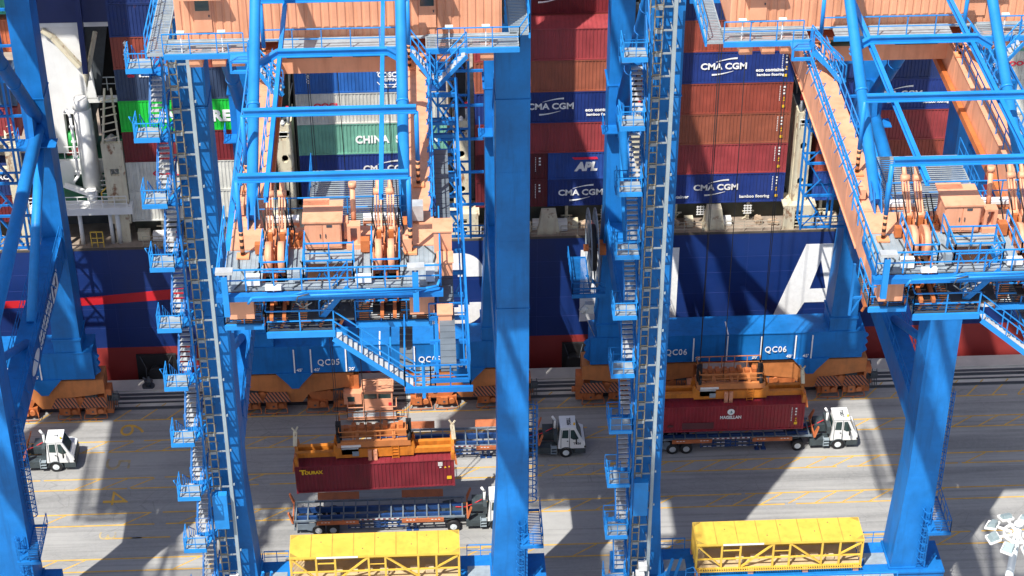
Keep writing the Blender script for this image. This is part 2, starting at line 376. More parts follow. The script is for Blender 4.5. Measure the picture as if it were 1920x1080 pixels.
# stack M
o=put('M',0,'cma','lettered',L=6.06,H=2.6,xo=2.9,dz=.1,lab='navy blue short container with large white lettering, lowest tier, right half'); cmalogo(o,-.2,1.3)
o=put('M',1,'blue','lettered',L=6.06,H=2.6,xo=2.9,dz=-.17,lab='royal blue short container with red bar over white lettering, second tier'); text('company_lettering','APL',1.1,(.2,-.012,1.2),WHITE_L,o,bold=.06,sx=.95,shear=.2)
b=B(); b.prism([(-.75,-.002,1.92),(1.2,-.002,1.92),(1.1,-.002,2.14),(-1.0,-.002,2.14)],(0,-.01,0)); b.make('red_bar',PINKRED,o)
o=put('M',0,'darkred','',L=6.06,H=2.6,xo=-3.1,dz=.1,lab='dark red short container with white side marks, lowest tier beside the plain crane leg'); marks(o,6.06,2.6,yel=False)
o=put('M',1,'darkred','',L=6.06,H=2.6,xo=-3.1,dz=-.17,lab='dark red short container with white side marks, second tier beside the plain crane leg'); marks(o,6.06,2.6,yel=False)
for k,cn in ((2,'rose'),(3,'cma'),(4,'brown'),(5,'brightred')):
    o=put('M',k,cn,'lettered' if k==3 else 'ribbed',dz=-.45)
    if k==3:
        cmalogo(o,.1,1.55); text('slogan_lettering','eco container',.40,(4.15,-.012,1.15),WHITE_L,o,bold=.035,sx=1.1); text('slogan_lettering','bamboo flooring',.32,(4.15,-.012,.72),WHITE_L,o,bold=.03,sx=1.05)
o=put('M',6,'maroon','lettered',row=1,dz=-.45); cmalogo(o,.1,1.85)
for k in (5,4): put('M',k,'redbrown','plain',row=1,dz=-.45)
# stack K
for k,cn in enumerate(['cma','cma','teal','white','cosco','maroon','slate']):
    o=put('K',k,cn,{1:'rust-lettered',2:'white-lettered',3:'red-lettered',4:'globe-marked'}.get(k,'ribbed'),dz=-.1)
    if k==1: cmalogo(o,1.0,1.45,WHITE_O)
    if k==2: text('company_lettering','CHINA  SHIPPING',.95,(2.1,-.012,1.35),WHITE_L,o,bold=.04,sx=.86,space=1.1)
    if k==3: text('company_lettering','OOCL',.55,(-3.6,-.012,1.75),PINKRED,o,bold=.04,sx=1.35)
    if k==4:
        text('company_lettering','COSCO',.6,(1.6,-.02,1.6),WHITE_L,o,bold=.04,sx=.95); text('company_lettering','SHIPPING',.42,(1.6,-.02,1.15),WHITE_L,o,bold=.03,sx=.9)
        b=B()
        for rr,rz in ((1.15,.95),(.6,.95)):
            n=28
            for i in range(n):
                a0,a1=2*math.pi*i/n,2*math.pi*(i+1)/n
                if abs(math.sin((a0+a1)/2))<.42 and rr>1: continue
                if abs(math.sin((a0+a1)/2))<.5: continue
                b.beam((1.6+rr*math.cos(a0),-.008,1.38+rz*math.sin(a0)),(1.6+rr*math.cos(a1),-.008,1.38+rz*math.sin(a1)),.012,.075,up=(0,0,1))
        for zz,ww in ((2.0,.9),(.72,.8)): b.box(1.6-ww,1.6+ww,-.012,-.004,zz-.03,zz+.03)
        b.make('globe_emblem',WHITE_L,o); text('side_lettering','COSCO',.36,(-5.0,-.012,1.6),WHITE_L,o,rot=(R(90),R(90),0),bold=.03)
    marks(o,yel=False) if k in (1,) else None
# stack L
for k,cn in enumerate(['white','white','maroon','green','slate','redbrown','navy','navy']):
    o=put('L',k,cn,{0:'lower red-lettered',1:'upper red-lettered',3:'large white-lettered',4:'two-tone lettered',5:'upright-lettered'}.get(k,'ribbed'),dz=-.35)
    if k in (0,1): text('company_lettering','OOCL',.55,(-2.9,-.012,1.75),PINKRED,o,bold=.04,sx=1.35)
    if k==3: text('company_lettering','EVERGREEN',1.35,(.9,-.012,1.3),WHITE_L,o,bold=.05,sx=1.0,space=1.05)
    if k==4: text('company_lettering','dis',.42,(-4.8,-.012,2.3),PINKRED,o,bold=.04,sx=1.2); text('company_lettering','sect',.42,(-3.75,-.012,2.3),WHITE_L,o,bold=.04,sx=1.2)
    if k==5:
        for i,ch in enumerate('tex'): text('company_lettering',ch,.85,(-4.95,-.012,2.3-.55*i),WHITE_L,o,bold=.04)
# stack P
for k,cn in enumerate(['blue','redbrown','rose','cma','navy','darkred','navy']):
    o=put('P',k,cn,'lettered' if k==3 else 'ribbed')
    if k==3: cmalogo(o,.3,1.5); text('slogan_lettering','eco container',.40,(3.6,-.012,1.15),WHITE_L,o,bold=.035,sx=1.1); text('slogan_lettering','bamboo flooring',.32,(3.4,-.012,.72),WHITE_L,o,bold=.03)
    if k in(4,): marks(o,yel=False)
# stack R, right edge of the picture, beyond the right crane
STK['R']=(52.6,'stack at the right edge')
for k,cn in enumerate(['maroon','cma','white','white','white','teal','maroon']):
    o=put('R',k,cn,'red-lettered' if k in (3,4) else 'ribbed',dz=-.55)
    if k in (3,4): text('company_lettering','OOCL',.55,(-4.1,-.012,1.75),PINKRED,o,bold=.04,sx=1.35)
# stack A (left edge)
for k,cn,dz,h in ((0,'darkred',-.1,2.59),(1,'navy',-.35,2.59),(3,'brightred',-.45,2.59),(4,'bluegrey',-.55,2.872),(5,'orange',.1,2.872),(6,'greygreen',.6,2.872)):
    o=put('A',k,cn,{1:'lettered',4:'lettered'}.get(k,'ribbed'),dz=dz,H=h,row=1 if k>4 else 0)
    if k==1: text('company_lettering','CRONOS',.62,(4.6,-.012,1.75),WHITE_L,o,bold=.03,sx=1.15)
    if k==4: text('company_lettering','T',1.2,(3.8,-.012,1.75),WHITE_L,o,bold=.04,sx=1.6)
# ------------------------------------------------------------------ the ship
ship=empty('container_ship',(5,165,0)); SO=(-5,-165,0)
tag(ship,'navy hulled container ship with red bottom and huge white letters moored along the quay','ship')
HY=142.9
b=B(); b.box(-130,160,HY,191,2.55,12.65); b.make('hull',HULL,ship,SO)
b=B(); b.box(-130,160,HY-.004,191.1,-4,2.55); b.make('hull_bottom',SHIPRED,ship,SO)
b=B()
for z in (4.6,6.6,8.7,10.3): b.box(-130,160,HY-.012,HY+.02,z-.012,z+.012)
for i in range(-14,18): b.box(i*9.0-.012,i*9.0+.012,HY-.012,HY+.02,2.6,12.6)
b.make('plate_seams',mat('hull_seam',(.03,.055,.22),.5),ship,SO)
b=B(); b.box(-130,160,HY+.05,190.5,12.66,12.70); b.make('side_deck',DECK,ship,SO)
b=B(); b.box(-130,160,HY-.02,HY+.1,12.62,12.80); b.make('deck_edge',mat('deck_edge_paint',(.09,.075,.06),.7,var=.3,rust=.5),ship,SO)
b=B(); b.box(-24.9,-8,145.5,146.2,12.7,14.55); b.box(-8,46.5,145.5,146.2,12.7,14.75); b.box(-50,-33.4,145.5,146.2,12.7,14.6); b.make('hatch_coaming',COAM,ship,SO)
for s,x in (('45',7.6),('43',19.9),('41',27.3)): text('frame_number',s,.42,(x-5,145.48-165,14.1),AMBER,ship,bold=.0)
# red stripe
b=B(); b.prism([(-45,HY-.004,6.95),(-29.9,HY-.004,7.05),(-21.0,HY-.004,7.55),(-21.0,HY-.004,8.6),(-29.9,HY-.004,7.85),(-45,HY-.004,7.55)],(0,-.02,0)); b.make('red_stripe',RED,ship,SO)
# hull letters C M A (and the rest of the name beyond the frame)
y=HY-.006; e=(0,-.03,0)
def pol(b,pts): b.prism([(p[0],y,p[1]) for p in pts],e)
T,Bt=11.38,4.0
b=B()
# C: rounded strokes
def arc(cx,cz,r,a0,a1,n=8): return [(cx+r*math.cos(R(a0+(a1-a0)*i/n)),cz+r*math.sin(R(a0+(a1-a0)*i/n))) for i in range(n+1)]
cx0,cx1=-5.6,4.45
outer=arc(cx1-1.9,T-1.9,1.9,0,90)+arc(cx0+1.9,T-1.9,1.9,90,180)+arc(cx0+1.9,Bt+1.9,1.9,180,270)+arc(cx1-1.9,Bt+1.9,1.9,270,360)
inner=[(cx1,5.95),(cx1-2.0,5.95)]+arc(cx1-3.1,5.95,.5,0,-90,4)+arc(cx0+2.6,6.0,.6,270,180,4)+arc(cx0+2.6,9.0,.6,180,90,4)+arc(cx1-3.1,9.1,.5,90,0,4)+[(cx1-2.0,9.1),(cx1,9.1)]
# build the C from four pieces butted together
for q in ([(cx0,5.9),(cx0,9.48),(cx0+2,9.48),(cx0+2,5.9)],
          arc(cx0+1.9,T-1.9,1.9,90,180)+[(cx0+2,9.48),(cx0+2.0,9.6),(cx1-2.2,9.6)]+[(cx1-2.2,T)],
          [(cx1-2.2,9.6)]+[(cx1-2.2,9.0),(cx1,9.0)]+arc(cx1-1.9,T-1.9,1.9,0,90)+[(cx1-2.2,T)],
          arc(cx0+1.9,Bt+1.9,1.9,180,270)+[(cx1-2.2,Bt),(cx1-2.2,5.8),(cx0+2,5.8),(cx0+2,5.9)],
          [(cx1-2.2,Bt)]+arc(cx1-1.9,Bt+1.9,1.9,270,360)+[(cx1,6.3),(cx1-2.2,6.3)]): pol(b,q)
b.make('hull_letter',WHITE_L,ship,SO)
b=B(); m0,m1=12.7,21.1
for q in ([(m0,Bt),(m0,T),(m0+2.1,T),(m0+2.1,Bt)],[(m1-2.1,Bt),(m1-2.1,T),(m1,T),(m1,Bt)],[(m0+2.1,T),(m0+2.9,T),(16.9,7.2),(16.9,4.6),(m0+2.1,9.3)],[(m1-2.1,T),(m1-2.9,T),(16.9,7.2),(16.9,4.6),(m1-2.1,9.3)]): pol(b,q)
b.make('hull_letter',WHITE_L,ship,SO)
b=B(); ax=33.2
for q in ([(29.6,Bt),(31.6,Bt),(33.2,8.2),(33.2,T),(32.0,T)][0:2]+[(32.25,5.35),(33.35,9.75),(33.35,T),(31.95,T)],
          [(36.85,Bt),(34.85,Bt),(34.3,5.35),(33.35,9.75),(33.35,T),(34.4,T)],[(32.25,5.35),(34.3,5.35),(34.0,6.75),(32.6,6.75)]): pol(b,q)
b.make('hull_letter',WHITE_L,ship,SO)
for s,x in (('C',47.5),('G',59),('M',71)): text('hull_letter',s,10.0,(x-5,HY-.02-165,7.7),WHITE_L,ship,bold=.03,depth=.01)
# lashing bridges
def lash(cx,name='lashing_bridge'):
    p=empty(name,(cx-5,0,0)); p.parent=ship
    o2=(0,-165,0)
    b=B(); w=.62
    # outer tower plate with oval holes (ring of boxes round each hole)
    def plate(x0,x1,z0,z1,holes,y0=144.0,y1=144.35):
        zz=z0
        for hz,hw,hh in holes:
            b.box(x0,x1,y0,y1,zz,hz-hh); b.box(x0,-hw,y0,y1,hz-hh,hz+hh); b.box(hw,x1,y0,y1,hz-hh,hz+hh)
            for sx in (-1,1):
                for sz in (-1,1): b.prism([(sx*hw,y0,hz+sz*hh),(sx*hw*.45,y0,hz+sz*hh),(sx*hw,y0,hz+sz*hh*.5)],(0,y1-y0,0))
            zz=hz+hh
        b.box(x0,x1,y0,y1,zz,z1)
    plate(-w,w,14.7,23.6,[(17.0,.26,.36),(20.4,.26,.36),(22.6,.34,.42)])
    for sx in (-1,1): b.box(sx*w-.06,sx*w+.06,144.35,147.5,14.7,23.6)
    b.make('side_tower',CREAM,p,o2)
    b=B(); b.prism([(-1.35,143.3,12.7),(1.35,143.3,12.7),(1.2,143.3,14.7),(-1.2,143.3,14.7)],(0,.05,0)) if 0 else None
    x0,x1=-1.3,1.3
    b.box(x0,-.35,143.25,143.55,12.7,14.9); b.box(.35,x1,143.25,143.55,12.7,14.9); b.box(-.35,.35,143.25,143.55,14.55,14.9)
    b.box(x0-.1,x1+.1,143.25,145.4,14.9,15.05)
    for i in range(5): b.box(-.35,.35,143.35,143.42,12.95+i*.35,13.02+i*.35)
    b.make('doorway_frame',CREAM,p,o2)
    b=B(); b.box(-.34,.34,143.9,144.0,12.7,14.5); b.make('dark_doorway',BLACK,p,o2)
    b=B()
    for yy in (147.5,152,157): b.box(-.5,.5,yy,yy+.5,14.7,32)
    for z in (17.6,20.5,23.4): b.box(-.5,.5,144.4,165,z-.05,z+.05)
    b.box(-.75,-.68,148.2,170,12.7,36); b.box(.68,.75,148.2,170,12.7,36)
    b.make('inner_frame',DGREY,p,o2)
    b=B()
    for sx in (-1,1):
        b.tube((sx*.45,144.2,23.6),(sx*.45,144.2,24.7),.1); 
        for k in range(4): b.tube((sx*.45,146.5,24+k*.2),(sx*(.75),147.6,33-k*2.5),.05,6)
    b.make('lashing_rod',STEEL,p,o2)
    b=B()
    for sx in (-1,1): b.tube((sx*.45,144.2,24.7),(sx*.45,144.2,25.2),.13,8)
    b.make('red_rod_tip',RED,p,o2)
    b=B(); b.tube((0,144.1,23.6),(0,144.1,23.85),.18); b.tube((0,144.1,23.85),(0,144.1,24.0),.18,10,.05); b.make('lamp_dome',WHITE,p,o2)
    b=B(); b.rail([(-.5,143.9,22.2),(.5,143.9,22.2)],.8,1,.05); b.rail([(1.5,143.3,12.7),(2.3,143.3,12.7)],1.0,.4,.05); b.make('guard_rail',WHITE,p,o2)
    return p
for cx in (-11.75,2.75,16.9,31.15,45.5): lash(cx)
# pedestals under the outboard containers
for x in (-4.4,10.0,24.0,38.3):
    b=B(); b.prism([(x-.95,143.4,12.72),(x+.95,143.4,12.72),(x+.6,143.4,14.8),(x-.6,143.4,14.8)],(0,.9,0)); b.make('container_pedestal',CREAM,ship,SO)
# deck clutter along the side deck, each fitting a part of the ship
rnd=random.Random(3)
for x in list(range(-50,47)):
    x=x+rnd.uniform(-.3,.3)
    if any(abs(x-c)<1.5 for c in (-11.75,2.75,16.9,31.15,45.5)) or -33.5<x<-24.5: continue
    t=rnd.random(); y0=144.0+rnd.uniform(0,.5)
    if t<.35:
        b=B()
        for k in range(4):
            a=rnd.uniform(0,3); h=rnd.uniform(.2,.55); b.beam((x-.35*math.cos(a)+k*.1,y0-.3*math.sin(a),12.8+h*.5),(x+.35*math.cos(a),y0+.3*math.sin(a),12.9+h*.5),h*.6,h)
        b.make('lashing_gear',mat('tan_gear',(.45,.33,.23),.8,var=.3,rust=.5),ship,SO)
    elif t<.55:
        b=B(); w=rnd.uniform(.35,.6); b.box(x-w,x+w,y0-.3,y0+.35,12.75,13.3+rnd.uniform(0,.5)); b.box(x-w-.03,x+w+.03,y0-.34,y0-.30,12.9,13.0); b.make('vent_box',WHITE if rnd.random()<.6 else CREAM,ship,SO)
    elif t<.62:
        b=B(); b.tube((x-.2,y0,13.0),(x+.25,y0,13.0),.28,10); b.tube((x,y0,12.7),(x,y0,13.6),.1,8); b.make('hydrant',RED,ship,SO)
    elif t<.8:
        b=B()
        for k in range(3): b.beam((x-.25+.25*k,y0+.4,13.6),(x-.25+.25*k,y0+.4,14.5),.06)
        for k in range(4): b.beam((x-.35,y0+.4,13.65+.25*k),(x+.35,y0+.4,13.65+.25*k),.05)
        b.make('white_rack',WHITE,ship,SO)
for k,x in enumerate([-22.5+3.1*i for i in range(22)]):
    if any(abs(x-c)<1.6 for c in (-11.75,2.75,16.9,31.15,45.5,-4.4,10.0,24.0,38.3)): continue
    b=B(); b.box(x-.12,x+.12,145.0,145.45,12.72,14.6); b.box(x-.5,x+.5,144.9,145.0,13.55,13.65); b.beam((x-.45,145.0,12.75),(x+.45,145.0,13.6),.07); b.make('deck_stanchion',CREAM,ship,SO)
b=B(); 
for a,c in ((-50,-33),(-24,-13.2),(-10.3,1.2),(4.3,9),(11,15.3),(18.4,23),(25,29.6),(32.7,37),(39.4,44)): b.rail([(a,143.15,12.7),(c,143.15,12.7)],1.0,1.4,.045,mids=(.35,.68))
b.make('deck_railing',mat('dirty_rail',(.40,.36,.28),.6,var=.2,rust=.4),ship,SO)
# ship's crane, funnel casing and green deck, left of the picture
b=B(); b.box(-31.2,-27.75,147.2,150,23.3,31.3); b.box(-31.2,-29.9,147.2,150,19.6,23.3); b.box(-28.6,-27.75,147.2,150,19.6,23.3); b.make('casing_wall',WHITE,ship,SO)
b=B(); b.box(-31.2,-25.35,147.1,150,31.3,31.75); b.make('casing_beam',WHITE,ship,SO)
b=B(); b.box(-31.3,-25.2,147.0,152,31.75,37); b.make('casing_top',NAVY,ship,SO)
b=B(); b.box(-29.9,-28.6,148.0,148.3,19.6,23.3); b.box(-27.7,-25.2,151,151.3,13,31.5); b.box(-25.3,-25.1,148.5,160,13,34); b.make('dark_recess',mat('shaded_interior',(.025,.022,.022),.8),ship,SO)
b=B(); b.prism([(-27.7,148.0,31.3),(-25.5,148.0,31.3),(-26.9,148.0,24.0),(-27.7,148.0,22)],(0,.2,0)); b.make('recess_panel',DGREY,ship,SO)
b=B(); b.tube((-28.0,145.6,16.9),(-28.1,145.9,24.6),.78,24,.74); b.tube((-28.1,145.9,24.6),(-28.15,145.9,25.5),.74,24,.55); b.make('crane_column',WHITE,ship,SO)
b=B(); b.path([(-29.4,145.4,24.5),(-29.1,145.0,24.9),(-28.9,144.8,24.3),(-28.9,144.8,18.8),(-29.3,144.7,18.3)],.12,10)
for z in (19.2,20.6,22,23.4): b.box(-29.1,-28.7,144.7,144.95,z,z+.12)
b.make('hose_pipe',WHITE,ship,SO)
b=B(); b.beam((-27.3,146.3,35.5),(-27.45,146.3,27.6),.42,.5); b.make('crane_jib',NAVY,ship,SO)
b=B(); b.tube((-27.45,146.3,27.6),(-27.5,146.3,26.3),.3,8,.05)
b.beam((-29.9,147.0,30.6),(-27.9,146.6,28.0),.5,.35); b.beam((-26.4,147.0,30.9),(-27.3,146.5,27.6),.28,.3); b.beam((-30.6,147.0,31.2),(-29.9,147.0,30.6),.6,.3); b.make('jib_rest',CREAM,ship,SO)
b=B(); b.box(-33.6,-25.2,144.6,150.5,16.3,16.5); b.box(-31.6,-25.3,146.9,150.5,19.2,19.3); b.make('green_deck',GREEN,ship,SO)
b=B(); b.box(-31.9,-25.35,146.6,147.0,16.6,19.2); b.make('white_bulkhead',WHITE,ship,SO)
b=B(); b.box(-33.0,-24.6,143.3,144.6,15.85,16.5); b.make('platform_edge',WHITE,ship,SO)
b=B(); b.prism([(-29.6,146.58,17.8),(-29.6,146.58,16.9),(-28.9,146.58,16.6),(-27.9,146.58,16.6),(-27.5,146.58,17.3),(-28.1,146.58,18.0)],(0,-.05,0)); b.make('mooring_opening',mat('opening_green',(.005,.03,.02),.6),ship,SO)
for i in range(5):
    x=-27.2+i*.33
    b=B(); b.box(x,x+.18,146.3,146.58,16.9+.35*(i%2),17.5+.5*(i%3)); b.tube((x,146.4,18.0+.1*i),(x+.25,146.2,18.1),.07,6); b.make('deck_fitting',[GREEN,RED,STEEL,WHITE,GREEN][i],ship,SO)
b=B(); b.beam((-30.2,144.9,17.9),(-27.8,144.7,16.9),.42,.3); b.tube((-28.0,144.7,16.5),(-28.0,144.7,17.5),.42,14); b.tube((-27.9,144.7,17.1),(-27.5,144.7,17.1),.3,10); b.make('davit_arm',WHITE,ship,SO)
b=B(); b.rail([(-33,143.45,16.5),(-25.0,143.45,16.5)],1.05,1.0,.06,mids=(.33,.66)); b.cut(); b.rail([(-30.2,146.8,19.3),(-28.8,146.8,19.3)],1.1,.6,.06); b.rail([(-27.0,146.8,19.3),(-25.7,146.8,19.3)],1.1,.6,.06); b.rail([(-26.9,148.2,24.9),(-25.5,148.2,24.9)],1.2,.6,.07)
for k in range(5): b.beam((-27.2,144.3+.2*k,16.9+.3*k),(-25.3,144.3+.2*k,16.95+.3*k),.05)
b.make('white_railing',WHITE,ship,SO)
b=B(); b.path([(-27.1,144.2,16.5),(-27.1,144.2,17.5),(-26.7,144.2,17.9),(-25.2,144.2,17.9)],.06,6); b.make('yellow_pipe',YELLOW,ship,SO)
b=B(); b.tube((-26.5,147.5,19.3),(-26.5,147.5,20.5),.22,10); b.tube((-26.6,147.4,20.5),(-26.1,147.4,20.9),.36,10); b.make('vent_cowl',WHITE,ship,SO)
b=B(); b.tube((-29.6,147.6,19.9),(-29.6,147.6,21.4),.45,12,.3); b.make('green_drum',mat('bright_deck_green',(.03,.35,.07),.5),ship,SO)
b=B(); b.box(-30.1,-29.1,147.3,148,19.3,19.95); b.make('red_box',SHIPRED,ship,SO)
b=B(); b.box(-28.1,-25.3,147.2,147.6,24.3,24.75); b.prism([(-27.8,147.2,24.7),(-27.0,147.2,24.7),(-27.1,147.2,27.6),(-27.35,147.2,28.0)],(0,.15,0)); b.make('white_gusset',WHITE,ship,SO)
for x,rr,m in ((-30.3,.2,WHITE),(-29.1,.18,WHITE),(-26.6,.16,WHITE),(-26.0,.2,WHITE),(-31.8,.2,WHITE)):
    b=B(); b.tube((x,143.9,12.7),(x,143.9,15.85),rr,12); b.make('platform_post',m,ship,SO)
b=B(); b.rail([(-28.3,143.3,12.7),(-27.3,143.3,12.7)],1.5,.5,.08,mids=(.3,.6)); b.make('yellow_gate',YELLOW,ship,SO)
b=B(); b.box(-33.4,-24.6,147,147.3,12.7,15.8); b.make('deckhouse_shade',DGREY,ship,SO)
for x0,x1 in ((-26.6,-24.9),(-34.4,-33.2)):
    b=B()
    for z0,z1 in ((14.6,16.2),(16.9,19.2),(19.9,22.3)): b.box(x0,x1,143.9,144.3,z0,z1)
    for z0,z1 in ((16.2,16.9),(19.2,19.9)): b.box(x0,x0+.5,143.9,144.3,z0,z1); b.box(x1-.5,x1,143.9,144.3,z0,z1)
    b.box(x0+.5,x1-.5,144.05,144.3,16.2,16.9); b.box(x0+.3,x1-.2,143.9,144.3,12.7,14.6)
    b.beam((x1-.2,144.0,22.3),(x1-.6,145.6,26.5),.16); b.beam((x0+.2,144.0,22.3),(x1-1.1,145.6,26.5),.16)
    for k in range(6): b.beam((x0+.2,144+.2*k,22.6+.6*k),(x1-.2,144+.2*k,22.9+.6*k),.08)
    b.make('side_tower',CREAM,ship,SO)
b=B(); b.box(-46,-33.2,144.0,144.5,19.75,20.1); b.box(-46,-33.3,144.0,144.5,22.4,22.75); b.box(-34.0,-33.4,144.0,144.6,20.1,22.4); b.box(-46,-34,146.5,146.8,19,23); b.make('lashing_gallery',CREAM,ship,SO)
# black rubber fenders and bollards on the quay edge
for i,(u0,u1,vv) in enumerate(((255,330,695),(1055,1098,672))):
    p0=at_y(u0,vv,141.7); p1=at_y(u1,vv,141.7)
    f=empty('quay_fender',((p0.x+p1.x)/2,141.9,0)); h=(p1.x-p0.x)/2
    tag(f,['black fender panel on the quay edge left of the first stair tower','black fender panel on the quay edge right of the plain crane leg'][i],'fender','quay fenders')
    b=B(); b.box(-h,h,.62,.85,-1.6,1.9); b.make('face_panel',BLACK,f)
    b=B(); b.tube((0,-.28,.4),(0,.62,.4),.7,16,.55); b.tube((0,-.28,-1),(0,.62,-1),.5,12); b.make('rubber_cone',BLACK,f)
    b=B(); 
    for sx in (-1,1): b.path([(sx*h*.8,.62,1.8),(sx*h*.5,0,1.0),(sx*h*.5,-.25,.05)],.04,5); b.cut()
    b.make('chain',DGREY,f)
def bollard(x,y,lab):
    f=empty('bollard',(x,y,0)); tag(f,lab,'bollard','quay bollards')
    b=B(); b.tube((0,0,0),(0,0,.08),.55,16); b.tube((0,0,.08),(0,0,.5),.26,14,.2); b.make('base',DGREY,f)
    b=B(); b.tube((-.1,0,.5),(.35,-.15,.75),.3,12,.18); b.tube((-.1,0,.5),(-.4,.1,.9),.2,10,.08); b.tube((0,0,.5),(.05,.3,.85),.18,10,.08); b.make('horns',DGREY,f)
p=at_z(1623,688,.1); bollard(p.x,min(p.y,140.6),'dark iron bollard on the quay edge by the right crane wheels')
p=at_z(280,712,.1); bollard(p.x,min(p.y,140.6),'dark iron bollard on the quay edge below the black fender')
# ------------------------------------------------------------------ ship-to-shore cranes (one built, copied)
CX=[-39.7,-4.45,24.6]
mc=empty('gantry_crane',(0,123,0)); O=(0,-123,0)
def part(b,name,m,parent=None,off=None): return b.make(name,m,parent or mc,globals()['O'] if off is None else off)
# legs
def leg(x,side,land):
    b=B(); w=1.07; s=-side    # s points to the crane's middle
    y0,y1=(109.0,111.6) if land else (136.2,138.7)
    if land:
        b.box(x-w,x+w,y0,y1,14,62)
        lo=.42; xa,xb=(x-w-(lo if s<0 else 0),x+w+(lo if s>0 else 0))
        b.hexa([(xa,y0-.1,5.35),(xb,y0-.1,5.35),(xb,y1+.1,5.35),(xa,y1+.1,5.35),(x-w,y0,14),(x+w,y0,14),(x+w,y1,14),(x-w,y1,14)])
        b.box(xa-.12,xb+.12,y0-.22,y1+.22,5.3,5.45)
        for z in (29.3,45): b.box(x-w-.05,x+w+.05,y0-.05,y1+.05,z,z+.07)
        for z in (14,18.9,24.2,34.6,39.8,50.2): b.box(x-w-.008,x+w+.008,y0-.008,y1+.008,z,z+.03)
    else:
        b.box(x-.85,x+.95,y0,y1,18.5,62)
        b.hexa([(x-1.25,y0,8.4),(x+1.0,y0,8.4),(x+1.0,y1,8.4),(x-1.25,y1,8.4),(x-.85,y0,18.5),(x+.95,y0,18.5),(x+.95,y1,18.5),(x-.85,y1,18.5)])
        b.box(x-1.25,x+1.0,y0-.003,y1+.003,7.05,8.33); b.box(x-1.35,x+1.1,y0-.1,y1+.1,8.25,8.42)
        b.box(x-1.0,x+1.0,y0-.05,y1+.05,30.8,30.9)
    return part(b,'leg',BLUE)
for sd in (-1,1): leg(-10.0 if sd<0 else 9.75,sd,True); leg(sd*9.75,sd,False)
# sill beams
b=B(); b.box(-11.5,11.5,136.2,138.7,4.25,7.0); b.box(-11.55,11.55,136.12,138.78,6.94,7.03)
for lx in (-7.2,7.2): b.prism([(lx-1.55,136.1,4.3),(lx-.55,136.1,3.1),(lx-.3,136.1,2.7),(lx+.3,136.1,2.7),(lx+.55,136.1,3.1),(lx+1.55,136.1,4.3)],(0,2.7,0))
for sx in (-1,1): b.prism([(sx*11.5,136.6,6.6),(sx*12.0,136.6,6.2),(sx*11.75,136.6,5.9),(sx*12.0,136.6,5.5),(sx*11.75,136.6,5.2),(sx*12.0,136.6,4.7),(sx*11.5,136.6,4.3)],(0,.3,0))
sill=part(b,'waterside_sill_beam',BLUE)
b=B()
for x,zt in ((-7.15,6.75),(-5.75,6.75),(-2.85,6.75),(2.85,6.75),(5.75,6.75),(7.15,6.75)): b.box(x-.055,x+.055,136.08,136.1,4.35,zt); b.cut()
b.box(-.05,.05,136.08,136.1,4.35,6.9); b.box(-.05,.05,136.1,138,7.032,7.04)
part(b,'length_mark',WHITE_L,sill)
for s,x in (("45'",-6.75),("40'",-5.3),("20'",-2.4),("20'",2.38),("40'",5.3),("45'",6.7)): text('length_number',s,.42,(x,136.08-123,4.62),WHITE_L,sill,bold=.02)
b=B(); b.box(-12.0,12.2,108.6,111.8,2.9,5.3); b.box(-12.0,12.2,108.45,108.6,5.15,5.3); part(b,'landside_sill_beam',BLUE)
b=B()
for a,c in ((-8.2,-6.6),(6.5,8.6)): b.box(a,c,109.4,110.6,5.3,5.34)
b.box(-8,8.4,107.3,108.4,5.2,5.26); part(b,'sill_walkway',GRATE)
b=B(); b.rail([(-8.3,111.7,5.3),(-6.5,111.7,5.3)],1.1,.9); b.rail([(6.5,111.7,5.3),(8.5,111.7,5.3)],1.1,.9); b.rail([(-8,107.35,5.26),(8.4,107.35,5.26)],1.1,1.3); b.rail([(-8.4,109.2,5.3),(-8.4,111.5,5.3)],1.1,.9); part(b,'sill_railing',BLUE_L)
# side tie beams, node braces
for sd in (-1,1):
    x=sd*9.75
    b=B(); b.box(x-.75,x+.75,111.62,136.18,16.2,18.4)
    for y in range(113,136,2): b.box(x+.755,x+.78,y,y+.05,16.3,18.3)
    part(b,'tie_beam',BLUE)
    b=B(); b.rail([(x+.72,112,18.4),(x+.72,136,18.4)],1.1,1.6,.05); b.rail([(x-.72,112,18.4),(x-.72,136,18.4)],1.1,1.6,.05); part(b,'tie_beam_railing',BLUE)
    b=B()
    for k in range(12): b.beam((x+.78,112.6+k*1.9,18.3),(x+.95,113.4+k*1.9,17.3),.06)
    part(b,'conduit',BLUE)
    nx=x+.2
    b=B(); b.tube((nx,136.6,28.9),(x,110.6,57.0),.5,20); 
    for k in range(2,9): 
        p=Vector((nx,136.6,28.9)).lerp(Vector((x,110.6,57)),k/9); d=(Vector((x,110.6,57))-Vector((nx,136.6,28.9))).normalized(); b.tube(p,p+d*.12,.53,16)
    part(b,'upper_brace',BLUE)
    b=B(); b.tube((nx,136.4,28.3),(x-.1,111.2,25.2),.5,20); part(b,'lower_brace',BLUE_L)
    b=B(); b.tube((nx+.1,136.3,27.6),(x+.1,124.5,18.4),.38,18); part(b,'lower_brace',BLUE_L)
    b=B(); b.tube((x-.4,111.4,23.9),(x+.1,122,18.3),.3,14); part(b,'short_strut',BLUE)
    b=B(); b.prism([(x-.2,134.2,27.3),(x-.2,136.3,26.3),(x-.2,136.3,30.8),(x-.2,135.0,31.3)],(.4,0,0)); b.rail([(x-1.3,134.9,27.4),(x-1.3,136.2,27.4)],1.0,.7,.05); b.box(x-1.4,x+1.6,134.9,136.2,27.3,27.38); part(b,'gusset_plate',BLUE)
# upper portal beams
b=B()
for y0 in (109.2,136.4): b.box(-8.68,8.68,y0,y0+2.0,51.2,53.6); b.cut()
part(b,'portal_beam',BLUE)
